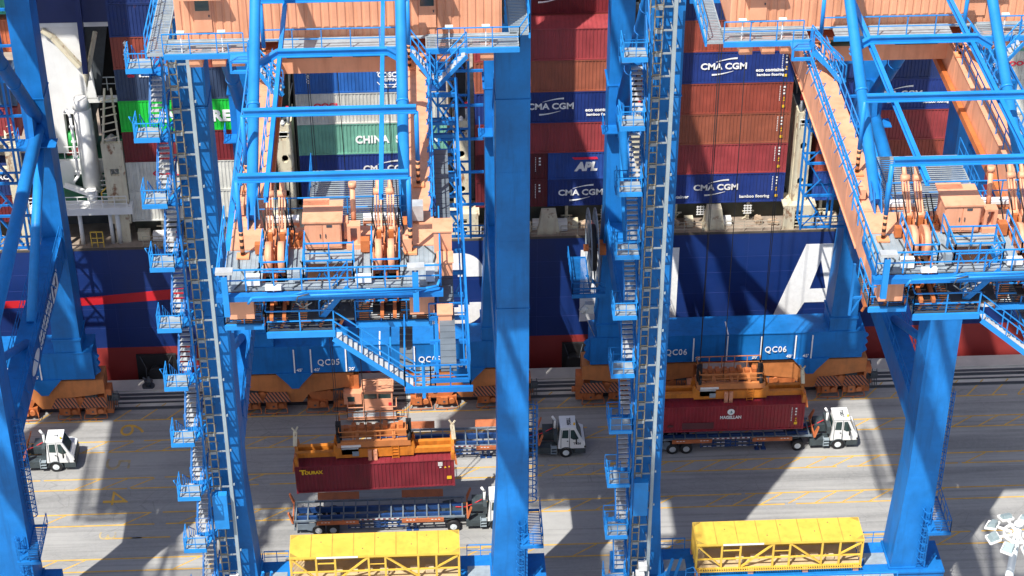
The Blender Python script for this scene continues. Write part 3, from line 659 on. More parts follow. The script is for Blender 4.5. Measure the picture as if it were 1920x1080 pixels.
# main girders: run from the back platform out over the ship
GZ=55.4
for sd in (-1,1):
    b=B(); xi,xo=(3.45,4.55)
    x0,x1=(sd*xi,sd*xo) if sd>0 else (-xo,-xi)
    b.box(x0,x1,79.0,190,GZ-2.0,GZ); b.box(x0-.07,x1+.07,79,190,GZ-2.05,GZ-1.98); b.box(x0-.07,x1+.07,79,190,GZ-.03,GZ+.02)
    for y in range(82,150,4): b.box(x0-.012,x0,y,y+.03,GZ-1.95,GZ-.05); b.box(x1,x1+.012,y,y+.03,GZ-1.95,GZ-.05)
    x3=x0 if sd<0 else x1
    b.hexa([(x0,74.0,GZ-1.6),(x1,74.0,GZ-1.6),(x1,79,GZ-2.0),(x0,79,GZ-2.0),(x0,74.0,GZ-.35),(x1,74.0,GZ-.35),(x1,79,GZ-.01),(x0,79,GZ-.01)])
    g=part(b,'main_girder',ORANGE)
    b=B(); b.box(sd*3.3-.15,sd*3.3+.12,80,190,GZ-1.98,GZ-1.6); part(b,'trolley_rail',ORANGE_D)
    b=B(); xr=sd*4.42
    for y in [80+1.35*i for i in range(11)]:
        b.beam((xr,y,GZ),(xr+sd*.25,y,GZ+1.15),.06); b.beam((xr,y,GZ+1.1),(xr+sd*.3,y+.7,GZ-.2),.04)
    b.beam((xr+sd*.25,79.5,GZ+1.15),(xr+sd*.25,95,GZ+1.15),.06); b.beam((xr+sd*.15,79.5,GZ+.6),(xr+sd*.15,95,GZ+.6),.05); b.beam((xr+sd*.12,79.5,GZ+.07),(xr+sd*.12,95,GZ+.07),.09)
    b.rail([(sd*3.5,80,GZ+.02),(sd*3.5,94.5,GZ+.02)],1.1,1.5,.05)
    part(b,'girder_railing',BLUE_L)
# transverse orange beam at the back and under the machinery house
b=B(); b.box(-4.62,4.62,77.1,78.85,GZ-1.9,GZ+.05); part(b,'rear_cross_beam',ORANGE)
O_KEEP=O; O=(0,-124.8,0)
b=B(); b.box(-4.4,4.4,97.8,99.6,GZ-1.2,GZ+.25); b.cut()
for x in (-7.6,-6.4,-5.4,5.4,6.4,7.7): b.box(x-.35,x+.35,96.9,99.5,GZ-.2,GZ+.75); b.cut()
part(b,'house_cross_beam',ORANGE)
b=B()
for a,c in ((-2.9,-.5),(.6,2.9)): b.tube((a,97.9,GZ-.1),(c,97.9,GZ-.1),.22,12); b.cut()
part(b,'drive_shaft',mat('dark_green_shaft',(.02,.05,.04),.5))
# machinery house
hz=57.0
house=empty('machinery_house',(0,0,0)); house.parent=mc
b=B(); n=int(17.0/.42); k=0
xs=[]
for i in range(n): a=-8.5+i*17.0/n; xs+= [(a,0),(a+.06,.05),(a+.30,.05),(a+.36,0)]
xs.append((8.5,0)); k=len(b.v)
for x,t in xs: b.v += [(x,97.3-t,hz-.5),(x,97.3-t,hz+6)]
for i in range(len(xs)-1): b.face((k+2*i,k+2*i+2,k+2*i+3,k+2*i+1))
b.quad((-8.5,97.3,hz-.5),(-8.5,111,hz-.5),(-8.5,111,hz+6),(-8.5,97.3,hz+6)); b.quad((8.5,97.3,hz-.5),(8.5,111,hz-.5),(8.5,111,hz+6),(8.5,97.3,hz+6)); b.quad((-8.5,111,hz-.5),(8.5,111,hz-.5),(8.5,111,hz+6),(-8.5,111,hz+6))
part(b,'wall',ORANGE,house)
b=B(); b.box(-8.8,8.8,97.0,111.3,hz+6,hz+6.2); part(b,'roof',ORANGE,house)
b=B(); b.box(-8.5,8.5,97.28,111,hz-.6,hz-.5); part(b,'floor',ORANGE_D,house)
for x in (-7.05,4.6):
    b=B(); b.box(x-.45,x+.45,97.17,97.24,hz+.1,hz+2.05); d=part(b,'door',ORANGE,house)
    b=B(); b.box(x-.36,x+.36,97.14,97.17,hz+1.35,hz+1.98); part(b,'window',GLASS,d)
    b=B(); b.box(x+.3,x+.36,97.1,97.17,hz+1.0,hz+1.1); part(b,'handle',DGREY,d)
    b=B(); b.box(x-1.1,x+1.1,96.4,97.25,hz+2.3,hz+2.42); part(b,'canopy',ORANGE,house)
b=B(); b.box(8.55,8.6,97.6,110,hz,hz+4); 
for z in range(8): b.box(8.6,8.66,97.6,110,hz+z*.5,hz+z*.5+.05)
part(b,'louvre_panel',DGREY,house)
# house walkway
WZ=56.7
b=B(); b.grate(-9.0,-4.55,95.6,97.1,WZ,.07,.18); b.grate(4.5,9.3,95.6,97.1,WZ,.07,.18); b.box(-9.0,9.3,96.9,97.1,WZ-.1,WZ-.02); b.grate(-9.9,-9.0,95.6,104,WZ,.07,.18); b.grate(8.9,9.9,97.1,108,WZ,.07,.18)
b.box(-3.1,3.1,95.9,97.1,WZ-.06,WZ); part(b,'house_walkway',GRATE)
b=B()
for p in ([(-9.05,95.55,WZ),(-4.9,95.55,WZ)],[(-3.9,95.8,WZ),(3.6,95.8,WZ)],[(5.1,95.55,WZ),(9.35,95.55,WZ),(9.95,97.1,WZ),(9.95,108,WZ)],[(-9.95,95.6,WZ),(-9.95,104,WZ)]): b.rail(p,1.15,1.5,.055)
b.box(-9.05,-4.5,95.45,95.57,WZ-.28,WZ); b.box(4.5,9.35,95.45,95.57,WZ-.28,WZ); b.box(-3.2,3.2,95.78,95.9,WZ-.25,WZ); b.box(9.9,10.0,97,108,WZ-.28,WZ); b.box(-10,-9.9,95.6,104,WZ-.28,WZ)
b.box(-5.6,-4.6,94.6,95.45,WZ-.12,WZ-.02); b.rail([(-5.6,94.55,WZ),(-4.6,94.55,WZ)],1.1,1,.05); b.beam((-5.6,94.6,WZ-.6),(-4.5,94.6,WZ-.6),.15); b.beam((-5.55,94.6,WZ),(-5.55,94.6,WZ-.6),.12); b.beam((-4.5,94.6,WZ),(-4.5,94.6,WZ-.6),.12)
part(b,'house_walkway_railing',BLUE_L)
b=B()
for x in (-8.3,-6.2,5.5,7.4): b.box(x,x+.4,95.6,95.8,WZ+1.1,WZ+1.22); b.beam((x+.2,95.7,WZ),(x+.2,95.7,WZ+1.1),.05); b.cut()
part(b,'lamp_fitting',WHITE)
def stair(b,p,q,w,axis,n=None,tr=.24,rh=1.0,sm=1):
    # treads and stringers from p (low) to q (high); axis = width direction
    p=Vector(p); q=Vector(q); A=Vector(axis).normalized()*(w/2); n=n or max(3,int(abs(q.z-p.z)/.22)); D=(q-p); hd=Vector((D.x,D.y,0)).normalized()*tr/2
    b.cur=0
    for sg in (-1,1): b.beam(p+A*sg,q+A*sg,.05,.24); 
    for sg in (-1,1):
        b.beam(p+A*sg+Vector((0,0,rh)),q+A*sg+Vector((0,0,rh)),.05)
        for t in (0,.33,.66,1): c=p.lerp(q,t)+A*sg; b.beam(c,c+Vector((0,0,rh)),.045)
    b.cur=1
    for i in range(1,n):
        c=p.lerp(q,i/n); a=A*.96; k=len(b.v); up=Vector((0,0,.04))
        b.hexa([c-a-hd,c+a-hd,c+a+hd,c-a+hd,c-a-hd+up,c+a-hd+up,c+a+hd+up,c-a+hd+up])
    b.cur=0
b=B(); stair(b,(-3.2,93.4,GZ+.1),(-4.5,94.9,WZ),.8,(0,1,0),8); b2=B()
part(b,'house_stair',[BLUE_L,STEEL])
b=B(); stair(b,(-2.9,94.0,55.2),(-4.6,94.6,WZ),.8,(0,1,0),8); part(b,'house_stair',[BLUE_L,STEEL])
b=B(); stair(b,(4.9,94.6,55.3),(3.7,95.4,WZ),.8,(0,1,0),8); part(b,'house_stair',[BLUE_L,STEEL])
b=B(); stair(b,(5.0,94.3,55.3),(6.6,95.2,WZ-.1),.8,(0,1,0),8); part(b,'house_stair',[BLUE_L,STEEL])
O=O_KEEP
# back stays
for x in (-3.75,3.3):
    b=B(); b.tube((x,79.4,GZ+.3),(x*1.0,125,GZ+.3+.59*45.6),.27,20)
    for yy in (84.5,100.5): z=GZ+.3+.59*(yy-79.4); b.tube((x,yy,z),(x,yy+.12,z+.07),.31,20)
    part(b,'back_stay',BLUE_L)
    b=B()
    for s in (-.16,.16): b.prism([(x+s-.03,78.7,GZ),(x+s-.03,80.2,GZ),(x+s-.03,80.2,GZ+1.0),(x+s-.03,79.4,GZ+.9)],(.06,0,0))
    part(b,'stay_bracket',BLUE)
# A-frame above the house
b=B()
for x in (-9.75,9.75): b.beam((x,110.3,62),(x*.42,124,84),1.1,1.3); b.beam((x,137.4,62),(x*.42,126,84),1.1,1.3)
b.box(-4.6,4.6,124,126,83.5,85); part(b,'apex_frame',BLUE)
b=B()
for x in (-3.6,3.6): b.tube((x,126,84),(x,165,GZ+.2),.2,12); b.cut()
part(b,'fore_stay',BLUE_L)
# inspection frames and runway over the trolley way
FZ=59.6
def ibeam(b,p,q,w=.24,h=.34):
    p=Vector(p);q=Vector(q); U=Vector((0,0,h/2)); b.beam(p+U,q+U,w,.05); b.beam(p-U,q-U,w,.05); b.beam(p,q,.06,h-.05)
b=B()
for y,xa,xb in ((76.5,-3.95,3.55),(82.3,-4.05,3.95)):
    ibeam(b,(xa,y,FZ),(xb,y,FZ)); b.cut()
for y in (88.1,94.0):
    z=FZ+.0; ibeam(b,(-2.75,y,z),(2.6,y,z)); zz=GZ+.3+.59*(y-79.4) if 0 else z
    if y<90: ibeam(b,(-2.75,y,z),(-3.7,y-.1,z-.55)); ibeam(b,(2.6,y,z),(3.35,y-.1,z-.45))
    else: ibeam(b,(-3.9,y,z),(-2.75,y,z)); ibeam(b,(2.6,y,z),(3.6,y,z))
    b.cut()
part(b,'inspection_frame',BLUE_L)
b=B(); 
for x in (-2.65,2.35): ibeam(b,(x,75.2,FZ-.32),(x,94.2,FZ-.32),.2,.28); b.cut()
part(b,'runway_rail',BLUE_L)
for x,y in ((-4.0,76.5),(3.55,76.5),(-4.1,82.3),(3.95,82.3),(-3.9,94),(3.6,94)):
    b=B(); b.tube((x,y,GZ+1.45),(x,y,FZ-.15),.11,10); q=part(b,'frame_post',BLUE_L)
    b=B(); b.tube((x,y,GZ+.15),(x,y,GZ+1.45),.10,10); b.box(x-.28,x+.28,y-.22,y+.22,GZ+.06,GZ+.16); part(b,'banded_foot',BAND,q)
# rear deck
DZ=GZ+.02
b=B()
for a,c in ((-4.75,-3.05),(-2.0,-1.15),(.95,1.85),(3.0,4.75)): 
    b.box(a,c,73.95,77.08,DZ-.1,DZ); x=a+.1
    while x<c-.05: b.box(x,x+.03,74.0,77.05,DZ,DZ+.02); x+=.2
    b.cut()
for a,c in ((-3.05,-2.0),(-1.15,.95),(1.85,3.0)): b.box(a,c,73.95,74.45,DZ-.1,DZ); b.cut()
b.box(-1.15,.95,76.0,77.0,DZ-.1,DZ-.02)
part(b,'rear_deck',GRATE)
b=B(); b.box(-5.0,4.95,73.45,73.8,DZ-.32,DZ-.05)
for x in (-4.7,-1.2,1.0,4.6): b.cut(); b.box(x-.1,x+.1,73.8,77.1,DZ-.5,DZ-.12)
part(b,'rear_beam',BLUE)
b=B(); b.path([(-3.4,73.15,DZ+.1),(3.7,73.15,DZ+.25),(4.7,73.4,DZ+.3),(4.85,74.0,DZ+.35),(4.85,76.0,DZ+.35)],.06,8); b.path([(-3.4,73.15,DZ+.1),(-3.6,73.2,DZ-.25)],.06,8); b.path([(-1.7,73.2,DZ+.15),(-1.0,73.1,DZ+.4),(4.2,73.1,DZ+.4)],.045,8); part(b,'conduit_pipe',BLUE_L)
b=B(); b.path([(-.9,73.05,DZ+.3),(-1.4,73.0,DZ+.2),(-1.5,73.1,DZ-.2),(-1.2,73.0,DZ-.4),(-.8,73.1,DZ-.2)],.03,6); part(b,'loose_cable',DGREY)
b=B(); b.rail([(-4.9,73.7,DZ+.1),(4.85,73.7,DZ+.1)],1.1,1.25,.06,mids=(.5,)); b.rail([(-4.9,73.7,DZ+.1),(-4.95,79,DZ+.1)],1.1,1.3,.06); b.rail([(4.85,73.7,DZ+.1),(4.85,78.5,DZ+.1)],1.1,1.3,.06)
for a,c in ((-3.1,-1.95),(1.8,3.05)): b.rail([(a,77.2,DZ),(a,74.5,DZ),(c,74.5,DZ),(c,77.2,DZ)],1.05,1.1,.06)
b.rail([(-1.2,77.0,DZ),(-1.2,74.5,DZ),(1.0,74.5,DZ),(1.0,76,DZ)],1.05,1.1,.06); b.rail([(-1.2,75.9,DZ),(1.0,75.9,DZ)],1.05,1.1,.06)
b.rail([(-3.4,79.2,DZ+.3),(3.4,79.2,DZ+.3)],1.1,1.5,.05)
part(b,'rear_deck_railing',BLUE_L)
b=B(); stair(b,(-.6,74.6,GZ-2.0),(.75,74.2,DZ),.6,(0,1,0),8); part(b,'hatch_stair',[BLUE_L,STEEL])
for x in (-4.55,3.75):
    b=B(); b.box(x-.13,x+.13,73.15,73.35,DZ-.9,DZ+1.2); p_=part(b,'davit_post',BLUE_L)
    b=B(); b.box(x-.35,x+.4,73.1,73.5,DZ+1.35,DZ+1.5); b.beam((x,73.2,DZ+1.2),(x,73.3,DZ+1.4),.08); part(b,'floodlight',STEEL,p_)
# electrical cabinet
cab=empty('electrical_cabinet',(0,0,0)); cab.parent=mc
b=B(); b.box(-1.2,.45,76.85,78.2,DZ+.15,DZ+1.55); part(b,'cabinet_body',ORANGE,cab)
b=B(); b.box(-1.28,.53,76.75,78.6,DZ+1.55,DZ+1.63); b.box(-1.28,-.1,78.2,78.75,DZ+1.55,DZ+1.63); part(b,'cabinet_roof',ORANGE,cab)
for a,c in ((-1.15,-.40),(-.36,.40)):
    b=B(); b.box(a,c,76.82,76.85,DZ+.25,DZ+1.48); d=part(b,'door',ORANGE,cab); b=B(); hx=c-.1 if a<-1 else a+.1; b.box(hx-.02,hx+.02,76.78,76.82,DZ+.75,DZ+.95); part(b,'handle',DGREY,d)
b=B(); b.box(-.2,.05,76.8,76.82,DZ+1.3,DZ+1.42); part(b,'name_plate',DGREY,cab)
b=B(); b.box(.55,.75,77.2,77.8,DZ+.4,DZ+1.3); part(b,'side_box',ORANGE,cab)
for (x0,x1,y0,y1,z0,z1) in ((4.6,5.4,76.2,77.2,DZ+.2,DZ+1.3),(4.75,5.4,75.2,76.0,DZ-.4,DZ+.3),(4.7,5.3,72.9,73.6,DZ-2.4,DZ-.9)):
    b=B(); b.box(x0,x1,y0,y1,z0,z1); b.box(x0-.05,x1+.05,y0-.06,y1+.06,z1,z1+.06); part(b,'side_cabinet',ORANGE)
# sheave sets
for cx in (-2.5,2.4):
    for dx in (-.28,.28):
        x=cx+dx; s_=empty('rope_sheave',(0,0,0)); s_.parent=mc
        b=B(); yc,zc=76.0,DZ+.3; b.tube((x-.14,yc,zc),(x+.14,yc,zc),.72,30); b.tube((x-.18,yc,zc),(x+.18,yc,zc),.3,20); part(b,'wheel',ORANGE,s_)
        b=B(); b.beam((x+.25,74.4,DZ-1.1),(x+.25,77.6,DZ+.7),.08,.4); b.beam((x-.25,74.4,DZ-1.1),(x-.25,76.8,DZ+.1),.06,.3)
        b.beam((x+.1,75.2,DZ-1.2),(x+.1,73.6,DZ-1.4),.16,.2); b.box(x-.12,x+.12,77.0,77.3,DZ+.4,DZ+.9); part(b,'side_frame',ORANGE_D,s_)
        b=B()
        for e in (-.13,.13): b.beam((x+e,77.2,DZ+.8),(x+e,78.6,DZ+2.1),.07,.16); 
        b.tube((x,77.3,DZ+1.0),(x,78.6,DZ+2.1),.05,8); b.tube((x-.2,78.5,DZ+2.1),(x+.2,78.5,DZ+2.1),.16,12); b.tube((x,78.5,DZ+2.0),(x,79.1,DZ+2.6),.13,10,.09); b.tube((x-.2,77.3,DZ+.8),(x+.2,77.3,DZ+.8),.17,12)
        part(b,'tension_link',ORANGE,s_)
    b=B(); b.box(cx-.6,cx+.65,73.95,77.0,DZ-1.5,DZ-1.4); part(b,'sheave_pit',BLACK)
b=B(); b.box(-1.15,.95,74.1,76.9,DZ-1.9,DZ-1.8); part(b,'pit_floor',DGREY)
rn=random.Random(11)
for (x,y,sx_,sy_,h,m) in ((-3.4,74.2,.3,.15,.45,WHITE),(-2.5,73.75,.35,.12,.2,WHITE),(1.45,74.2,.35,.15,.3,WHITE),(-1.5,74.5,.15,.2,.5,GRATE),(3.4,76.6,.2,.2,.7,ORANGE),(-3.3,76.7,.15,.15,.5,ORANGE_D),(1.5,76.7,.2,.2,.6,ORANGE_D),(4.4,74.3,.2,.3,.6,STEEL),(.1,78.6,.5,.3,.5,BLUE),(3.9,79.3,.25,.3,.8,STEEL),(-4.3,80.3,.15,.4,.5,ORANGE)):
    b=B(); b.box(x-sx_,x+sx_,y-sy_,y+sy_,DZ+.12,DZ+.12+h); b.box(x-.03,x+.03,y-.03,y+.03,DZ,DZ+.12); part(b,'junction_box',m)
b=B()
for k in range(10):
    x=-4.2+k*.93; y=76.4+rn.uniform(-.5,.6); b.path([(x,y,DZ+.06),(x+rn.uniform(-.5,.5),y-.8,DZ+.08),(x+rn.uniform(-.5,.5),y-1.6,DZ+.06),(x+rn.uniform(-.3,.3),73.9,DZ+.06)],.035,5); b.cut()
part(b,'deck_cable',DGREY)
b=B()
for cx in (-2.5,2.4):
    for e in (-.62,-.1,.45,.66): b.tube((cx+e,77.6,DZ+.3),(cx+e*.8,80.2,DZ+1.8),.03,5); b.cut(); b.path([(cx+e,77.4,DZ+1.9),(cx+e+.2,77.0,DZ+1.0),(cx+e+.1,76.7,DZ+.5)],.035,5); b.cut()
part(b,'grease_line',BLACK)
b=B()
for cx in (-2.5,2.4):
    for e in (-.52,0,.54): b.beam((cx+e,74.3,DZ-.9),(cx+e,77.2,DZ+.2),.07,.22); b.cut()
part(b,'pit_strut',ORANGE_D)
# round post between the sheave sets
b=B(); b.tube((1.0,77.6,DZ+.9),(1.0,78.0,DZ+2.7),.12,12); b.tube((1.0,78.0,DZ+2.65),(1.0,78.05,DZ+2.9),.18,12); b.box(.65,1.35,76.9,77.7,DZ,DZ+.25); b.box(.7,.85,77,77.5,DZ+.25,DZ+1.1); b.box(1.15,1.3,77,77.5,DZ+.25,DZ+1.1); b.box(.7,1.3,77,77.5,DZ+1.1,DZ+1.2); part(b,'stop_cylinder',ORANGE)
b=B(); b.box(-1.9,-1.3,77.2,77.9,DZ,DZ+.35); b.tube((-1.8,77.5,DZ+.35),(-1.8,77.5,DZ+.7),.1,8); b.tube((-1.5,77.4,DZ+.35),(-1.4,77.4,DZ+.7),.1,8); part(b,'pump_unit',ORANGE_D)
# items below, between the girders: trolley gratings and anchor frames
b=B(); b.grate(-1.6,3.2,82.5,90.5,51.4,.06,.2); b.cut(); b.grate(-1.5,1.6,79.3,81.3,53.0,.06,.2); part(b,'inner_walkway',GRATE)
b=B(); b.rail([(-1.6,82.5,51.4),(3.2,82.5,51.4),(3.2,90.5,51.4)],1.1,1.3,.05); b.rail([(-1.6,82.5,51.4),(-1.6,90.5,51.4)],1.1,1.5,.05)
b.path([(-.9,80.4,53.2),(-.9,80.4,54.2),(-.5,80.4,54.7),(-.1,80.4,54.7),(.25,80.4,54.2),(.25,80.4,53.2)],.045,6)
for dx in (-.6,-.3,0): b.beam((dx,80.4,53.2),(dx,80.4,54.6),.04)
part(b,'inner_railing',BLUE)
for x in (-2.45,2.15):
    b=B()
    for s in (-.75,.75): b.box(x+s-.07,x+s+.07,80.0,80.2,52.4,55.0)
    b.box(x-.8,x+.8,79.95,80.25,54.85,55.05); fr=part(b,'anchor_frame',ORANGE)
    b=B(); b.box(x-.8,x+.8,79.9,80.3,55.06,55.22); b.box(x-.5,x+.3,79.7,80.1,53.2,53.8); part(b,'white_cover',WHITE,fr)
# lower rear walkways and end stair
LZ=53.2
b=B(); b.grate(-4.8,-3.2,74.5,76.9,LZ,.05,.17); b.cut(); b.grate(-2.9,.1,73.9,76.2,LZ,.05,.17); b.cut(); b.grate(1.0,4.4,74.5,76.9,LZ,.05,.17); part(b,'lower_walkway',DGREY)
b=B(); 
b.rail([(-4.85,74.45,LZ),(-3.1,74.45,LZ)],1.1,.9,.055); b.box(-4.85,-3.1,74.35,74.47,LZ-.25,LZ); b.rail([(-4.85,76.8,LZ),(-4.85,74.45,LZ)],1.1,1,.055); b.cut()
b.rail([(-2.95,73.8,LZ),(.05,73.8,LZ)],1.1,1.2,.055); b.box(-2.95,.1,73.7,73.82,LZ-.3,LZ); b.rail([(-2.95,76.2,LZ),(-2.95,73.8,LZ)],1.1,1.2,.055); b.cut()
b.rail([(1.0,74.45,LZ),(4.45,74.45,LZ)],1.1,1.1,.055); b.box(1.0,4.45,74.35,74.47,LZ-.3,LZ)
part(b,'lower_railing',BLUE_L)
b=B()
for x in (-4.6,-3.2,-2.7,-.1,1.1,2.7,4.3): b.beam((x,74.6,LZ-.3),(x,75.4,GZ-.6),.1); b.cut()
part(b,'hanger',BLUE)
b=B()
for x in (-4.7,-3.9,-2.4,-1.4,-.4,1.4,2.4,3.4): b.beam((x,76.2,LZ-.2),(x+.85,76.2,GZ-.7),.07); b.beam((x+.85,76.2,LZ-.2),(x,76.2,GZ-.7),.07); b.cut()
part(b,'cross_bracing',BLUE)
b=B()
for x,y in ((-4.9,77.5),(-3.1,77.8),(-1.0,78),(1.2,77.7),(3.1,77.5),(4.8,77.9)):
    b.beam((x,y,50.6),(x,y,GZ-1.9),.12); b.beam((x,y,51.6),(x+1.4,y,51.6),.1); b.beam((x,y,50.6),(x+1.2,y,GZ-2.2),.07); b.cut()
part(b,'under_frame',BLUE)
b=B()
for k in range(9):
    x=-4.6+k*1.05; b.path([(x,74.8,GZ-.5),(x+.2,74.7,LZ+.6),(x+.6,74.9,LZ+.3),(x+.9,75.2,GZ-.6)],.03,5); b.cut()
part(b,'hanging_cable',DGREY)
b=B()
for i in range(10):
    x=-4.4+i*.9; b.box(x,x+.5,77.0,77.8,51.4+.3*(i%3),52.4+.3*(i%2)); b.tube((x,77.2,51),(x+.9,77.7,52.6),.07,6); b.cut()
part(b,'winch_gear',ORANGE_D)
b=B(); stair(b,(3.6,73.5,50.2),(.05,73.5,LZ),.75,(0,1,0),16); part(b,'end_stair',[BLUE_L,STEEL])
b=B(); b.grate(3.6,4.5,73.1,74.9,50.2,.05,.17); part(b,'stair_foot',GRATE)
b=B(); b.rail([(2.5,74.0,50.9),(2.5,77.6,50.9)],1.1,1.3,.055); b.rail([(3.6,73.0,50.2),(4.5,73.0,50.2),(4.5,78.5,50.2)],1.1,.9,.055); b.box(3.9,4.05,72.9,73.05,49.9,51.8); part(b,'stair_foot_railing',BLUE_L)
b=B()
for k in range(14): b.box(2.9,3.5,73.9+k*.5,74.3+k*.5,50.9,51.02)
part(b,'cable_chain',MGREY)
# cable chain gallery on the right side
b=B()
for k in range(40): b.box(4.75,5.42,69.3+k*.46,69.3+k*.46+.42,GZ-1.3,GZ-1.2)
part(b,'cable_chain',MGREY)
b=B(); xa,xb=4.3,5.95
for y in [69.2,70.5,72.0,73.8,75.6,77.4,79.2,81.0,83.2,85.6,88.4,91.2]:
    b.beam((xa,y,GZ-1.7),(xb,y,GZ-1.7),.14,.18); b.beam((xb,y,GZ-1.7),(xb,y,GZ+.1),.1)
b.beam((xb,69.2,GZ-1.7),(xb,93.5,GZ-1.7),.14,.2); b.beam((xb,69.2,GZ+.1),(xb,93.5,GZ+.1),.09); b.beam((4.6,69.2,GZ-1.75),(4.6,93.5,GZ-1.75),.12,.2); b.beam((xb-.2,69.2,GZ-.8),(xb-.2,88,GZ-.8),.06)
part(b,'chain_gallery',BLUE)
b=B()
z0,z1=50.0,55.2
for x in (4.6,6.0): 
    for y in (91.5,93.2): b.beam((x,y,z0-2),(x,y,z1),.16)
for z in (z1,52.8,50.4,48): b.beam((4.6,91.5,z),(6.0,91.5,z),.2); b.beam((4.6,93.2,z),(6.0,93.2,z),.14); b.beam((4.6,91.5,z),(4.6,93.2,z),.14); b.beam((6,91.5,z),(6,93.2,z),.14)
for za,zb in ((z1,52.8),(52.8,50.4)): b.beam((4.6,91.5,za),(6.0,91.5,zb),.09); b.beam((6.0,91.5,za),(4.6,91.5,zb),.09)
part(b,'lattice_frame',BLUE)
b=B()
for y in (69.2,73.8): b.rail([(4.3,y,53.4),(6.0,y,53.4)],1.1,1.1,.06)
b.rail([(6.0,69.2,53.4),(6.0,73.8,53.4)],1.1,1.1,.06); b.box(3.2,6.1,69.0,69.15,53.2,53.45); b.rail([(3.2,69.2,53.4),(4.3,69.2,53.4)],1.1,1.1,.06); b.rail([(3.2,69.2,53.4),(3.2,73.0,53.4)],1.1,1.2,.06)

part(b,'gallery_cage',BLUE)
# stair tower with lift mast on the left landside leg
zs=[7.6+4.66*k for k in range(10)]
for k,z in enumerate(zs):
    b=B(); xa,xb=-12.95,-11.5
    b.box(xa,xb,105.6,107.0,z-.18,z-.10); b.box(xa,xb,105.5,105.6,z-.25,z+.02); b.box(xa-.1,xa,105.5,107.0,z-.25,z+.02)
    b.rail([(xa,105.55,z-.05),(xb,105.55,z-.05)],1.1,.62,.05,kick=True); b.rail([(xa-.05,105.55,z-.05),(xa-.05,107.0,z-.05)],1.15,.7,.05); b.rail([(xb,105.55,z-.05),(xb,107,z-.05)],1.1,.7,.05)
    b.beam((xb,106.3,z-.3),(-10.7,109,z-.3),.16); b.beam((xa,106.3,z-.3),(xb,106.3,z-.3),.14)
    if k%2==0: b.path([(xa-.1,105.6,z+1.1),(xa-.25,105.6,z+1.5),(xa-.1,106.2,z+1.1)],.03,5)
    lp=part(b,'landing',BLUE_L)
    b=B(); b.box(xa+.03,xb-.03,105.62,106.97,z-.10,z-.05); part(b,'landing_plate',GRATE,lp)
    if k<9:
        b=B(); stair(b,(-11.8,107.0,z),(-11.75,109.3,z+2.33),.8,(1,0,0),10,tr=.31,rh=.9); part(b,'stair_flight',[BLUE,STEEL])
        b=B(); stair(b,(-12.35,109.3,z+2.33),(-12.4,107.0,z+4.6),.75,(1,0,0),11,tr=.27,rh=.9); part(b,'stair_flight',[BLUE,STEEL])
        b=B(); b.box(-12.75,-11.1,109.3,110.3,z+2.2,z+2.3); b.rail([(-12.75,110.3,z+2.3),(-11.1,110.3,z+2.3)],1.1,.8,.045); part(b,'landing',BLUE)
b=B()
b.beam((-11.15,107.1,5),(-11.15,107.1,52),.12)

for k in range(21):
    z=6.2+k*2.33; b.cut(); b.beam((-11.2,107.1,z),(-11.2,109.6,z),.1); b.beam((-11.25,107.15,z),(-11.25,109.5,z+2.2),.07); b.beam((-11.25,107.1,z+1.1),(-10.95,107.9,z+1.1),.06)
part(b,'stair_post',BLUE)
# lift mast: two thin posts with rungs, brackets and a pale guide strip in front of the leg
b=B(); 
for x in (-11.2,-10.9,-10.42): b.box(x-.035,x+.035,107.9,107.97,5.5,54.5)
for k in range(62): z=5.8+k*.78; b.box(-10.9,-10.42,107.86,107.9,z-.04,z+.04)
part(b,'lift_mast',mat('mast_steel',(.30,.27,.20),.5,metal=.4,var=.25,scale=2))
b=B()
for k in range(31): z=6.4+k*1.56; b.box(-11.25,-9.7,107.98,108.05,z-.05,z+.05); b.beam((-10.45,108.0,z),(-10.45,109.0,z),.07); b.beam((-9.8,108.0,z),(-9.8,109.0,z),.07); b.box(-10.85,-10.45,107.8,107.86,z-.11,z+.11); b.cut()
part(b,'mast_bracket',mat('bracket_grey',(.30,.34,.36),.5,metal=.2,var=.2))
b=B(); b.box(-9.80,-9.57,107.75,107.98,5.6,52.8)
for k in range(16): b.box(-9.53,-9.43,107.8,107.9,7+k*3,7.15+k*3)
part(b,'cable_guide',mat('pale_grey_guide',(.30,.37,.41),.5,var=.12))
b=B(); b.box(-11.0,-10.0,107.2,107.7,12.6,15.6); part(b,'control_box',BLUE_L)
b=B(); b.box(-10.9,-9.6,106.6,108.2,5.35,6.0)
for x in (-10.85,-9.75): 
    for y in (106.7,108.0): b.beam((x,y,6.0),(x,y,7.8),.07)
b.rail([(-10.9,106.55,6.0),(-9.6,106.55,6.0)],1.1,.4,.06); b.box(-10.6,-10.0,106.9,107.5,6.6,7.3); b.box(-10.4,-9.8,107.2,107.8,7.4,7.9); b.beam((-10.6,107,6.2),(-9.9,107.9,7.9),.08); part(b,'lift_car',WHITE)
b=B()
for x in (-8.5,-7.9): b.beam((x+.1,108,5.3),(x+.5,107.3,8.4),.16); 
b.rail([(-8.6,106.6,5.3),(-6.6,106.6,5.3)],1.1,.8,.05); b.path([(-7.1,106.6,5.4),(-7.1,106.6,8.0),(-6.6,106.6,8.2),(-6.3,106.6,7.6),(-6.3,106.6,5.4)],.04,6)
for k in range(5): b.beam((-7.1,106.6,5.9+k*.45),(-6.3,106.6,5.9+k*.45),.04)
part(b,'base_railing',BLUE_L)
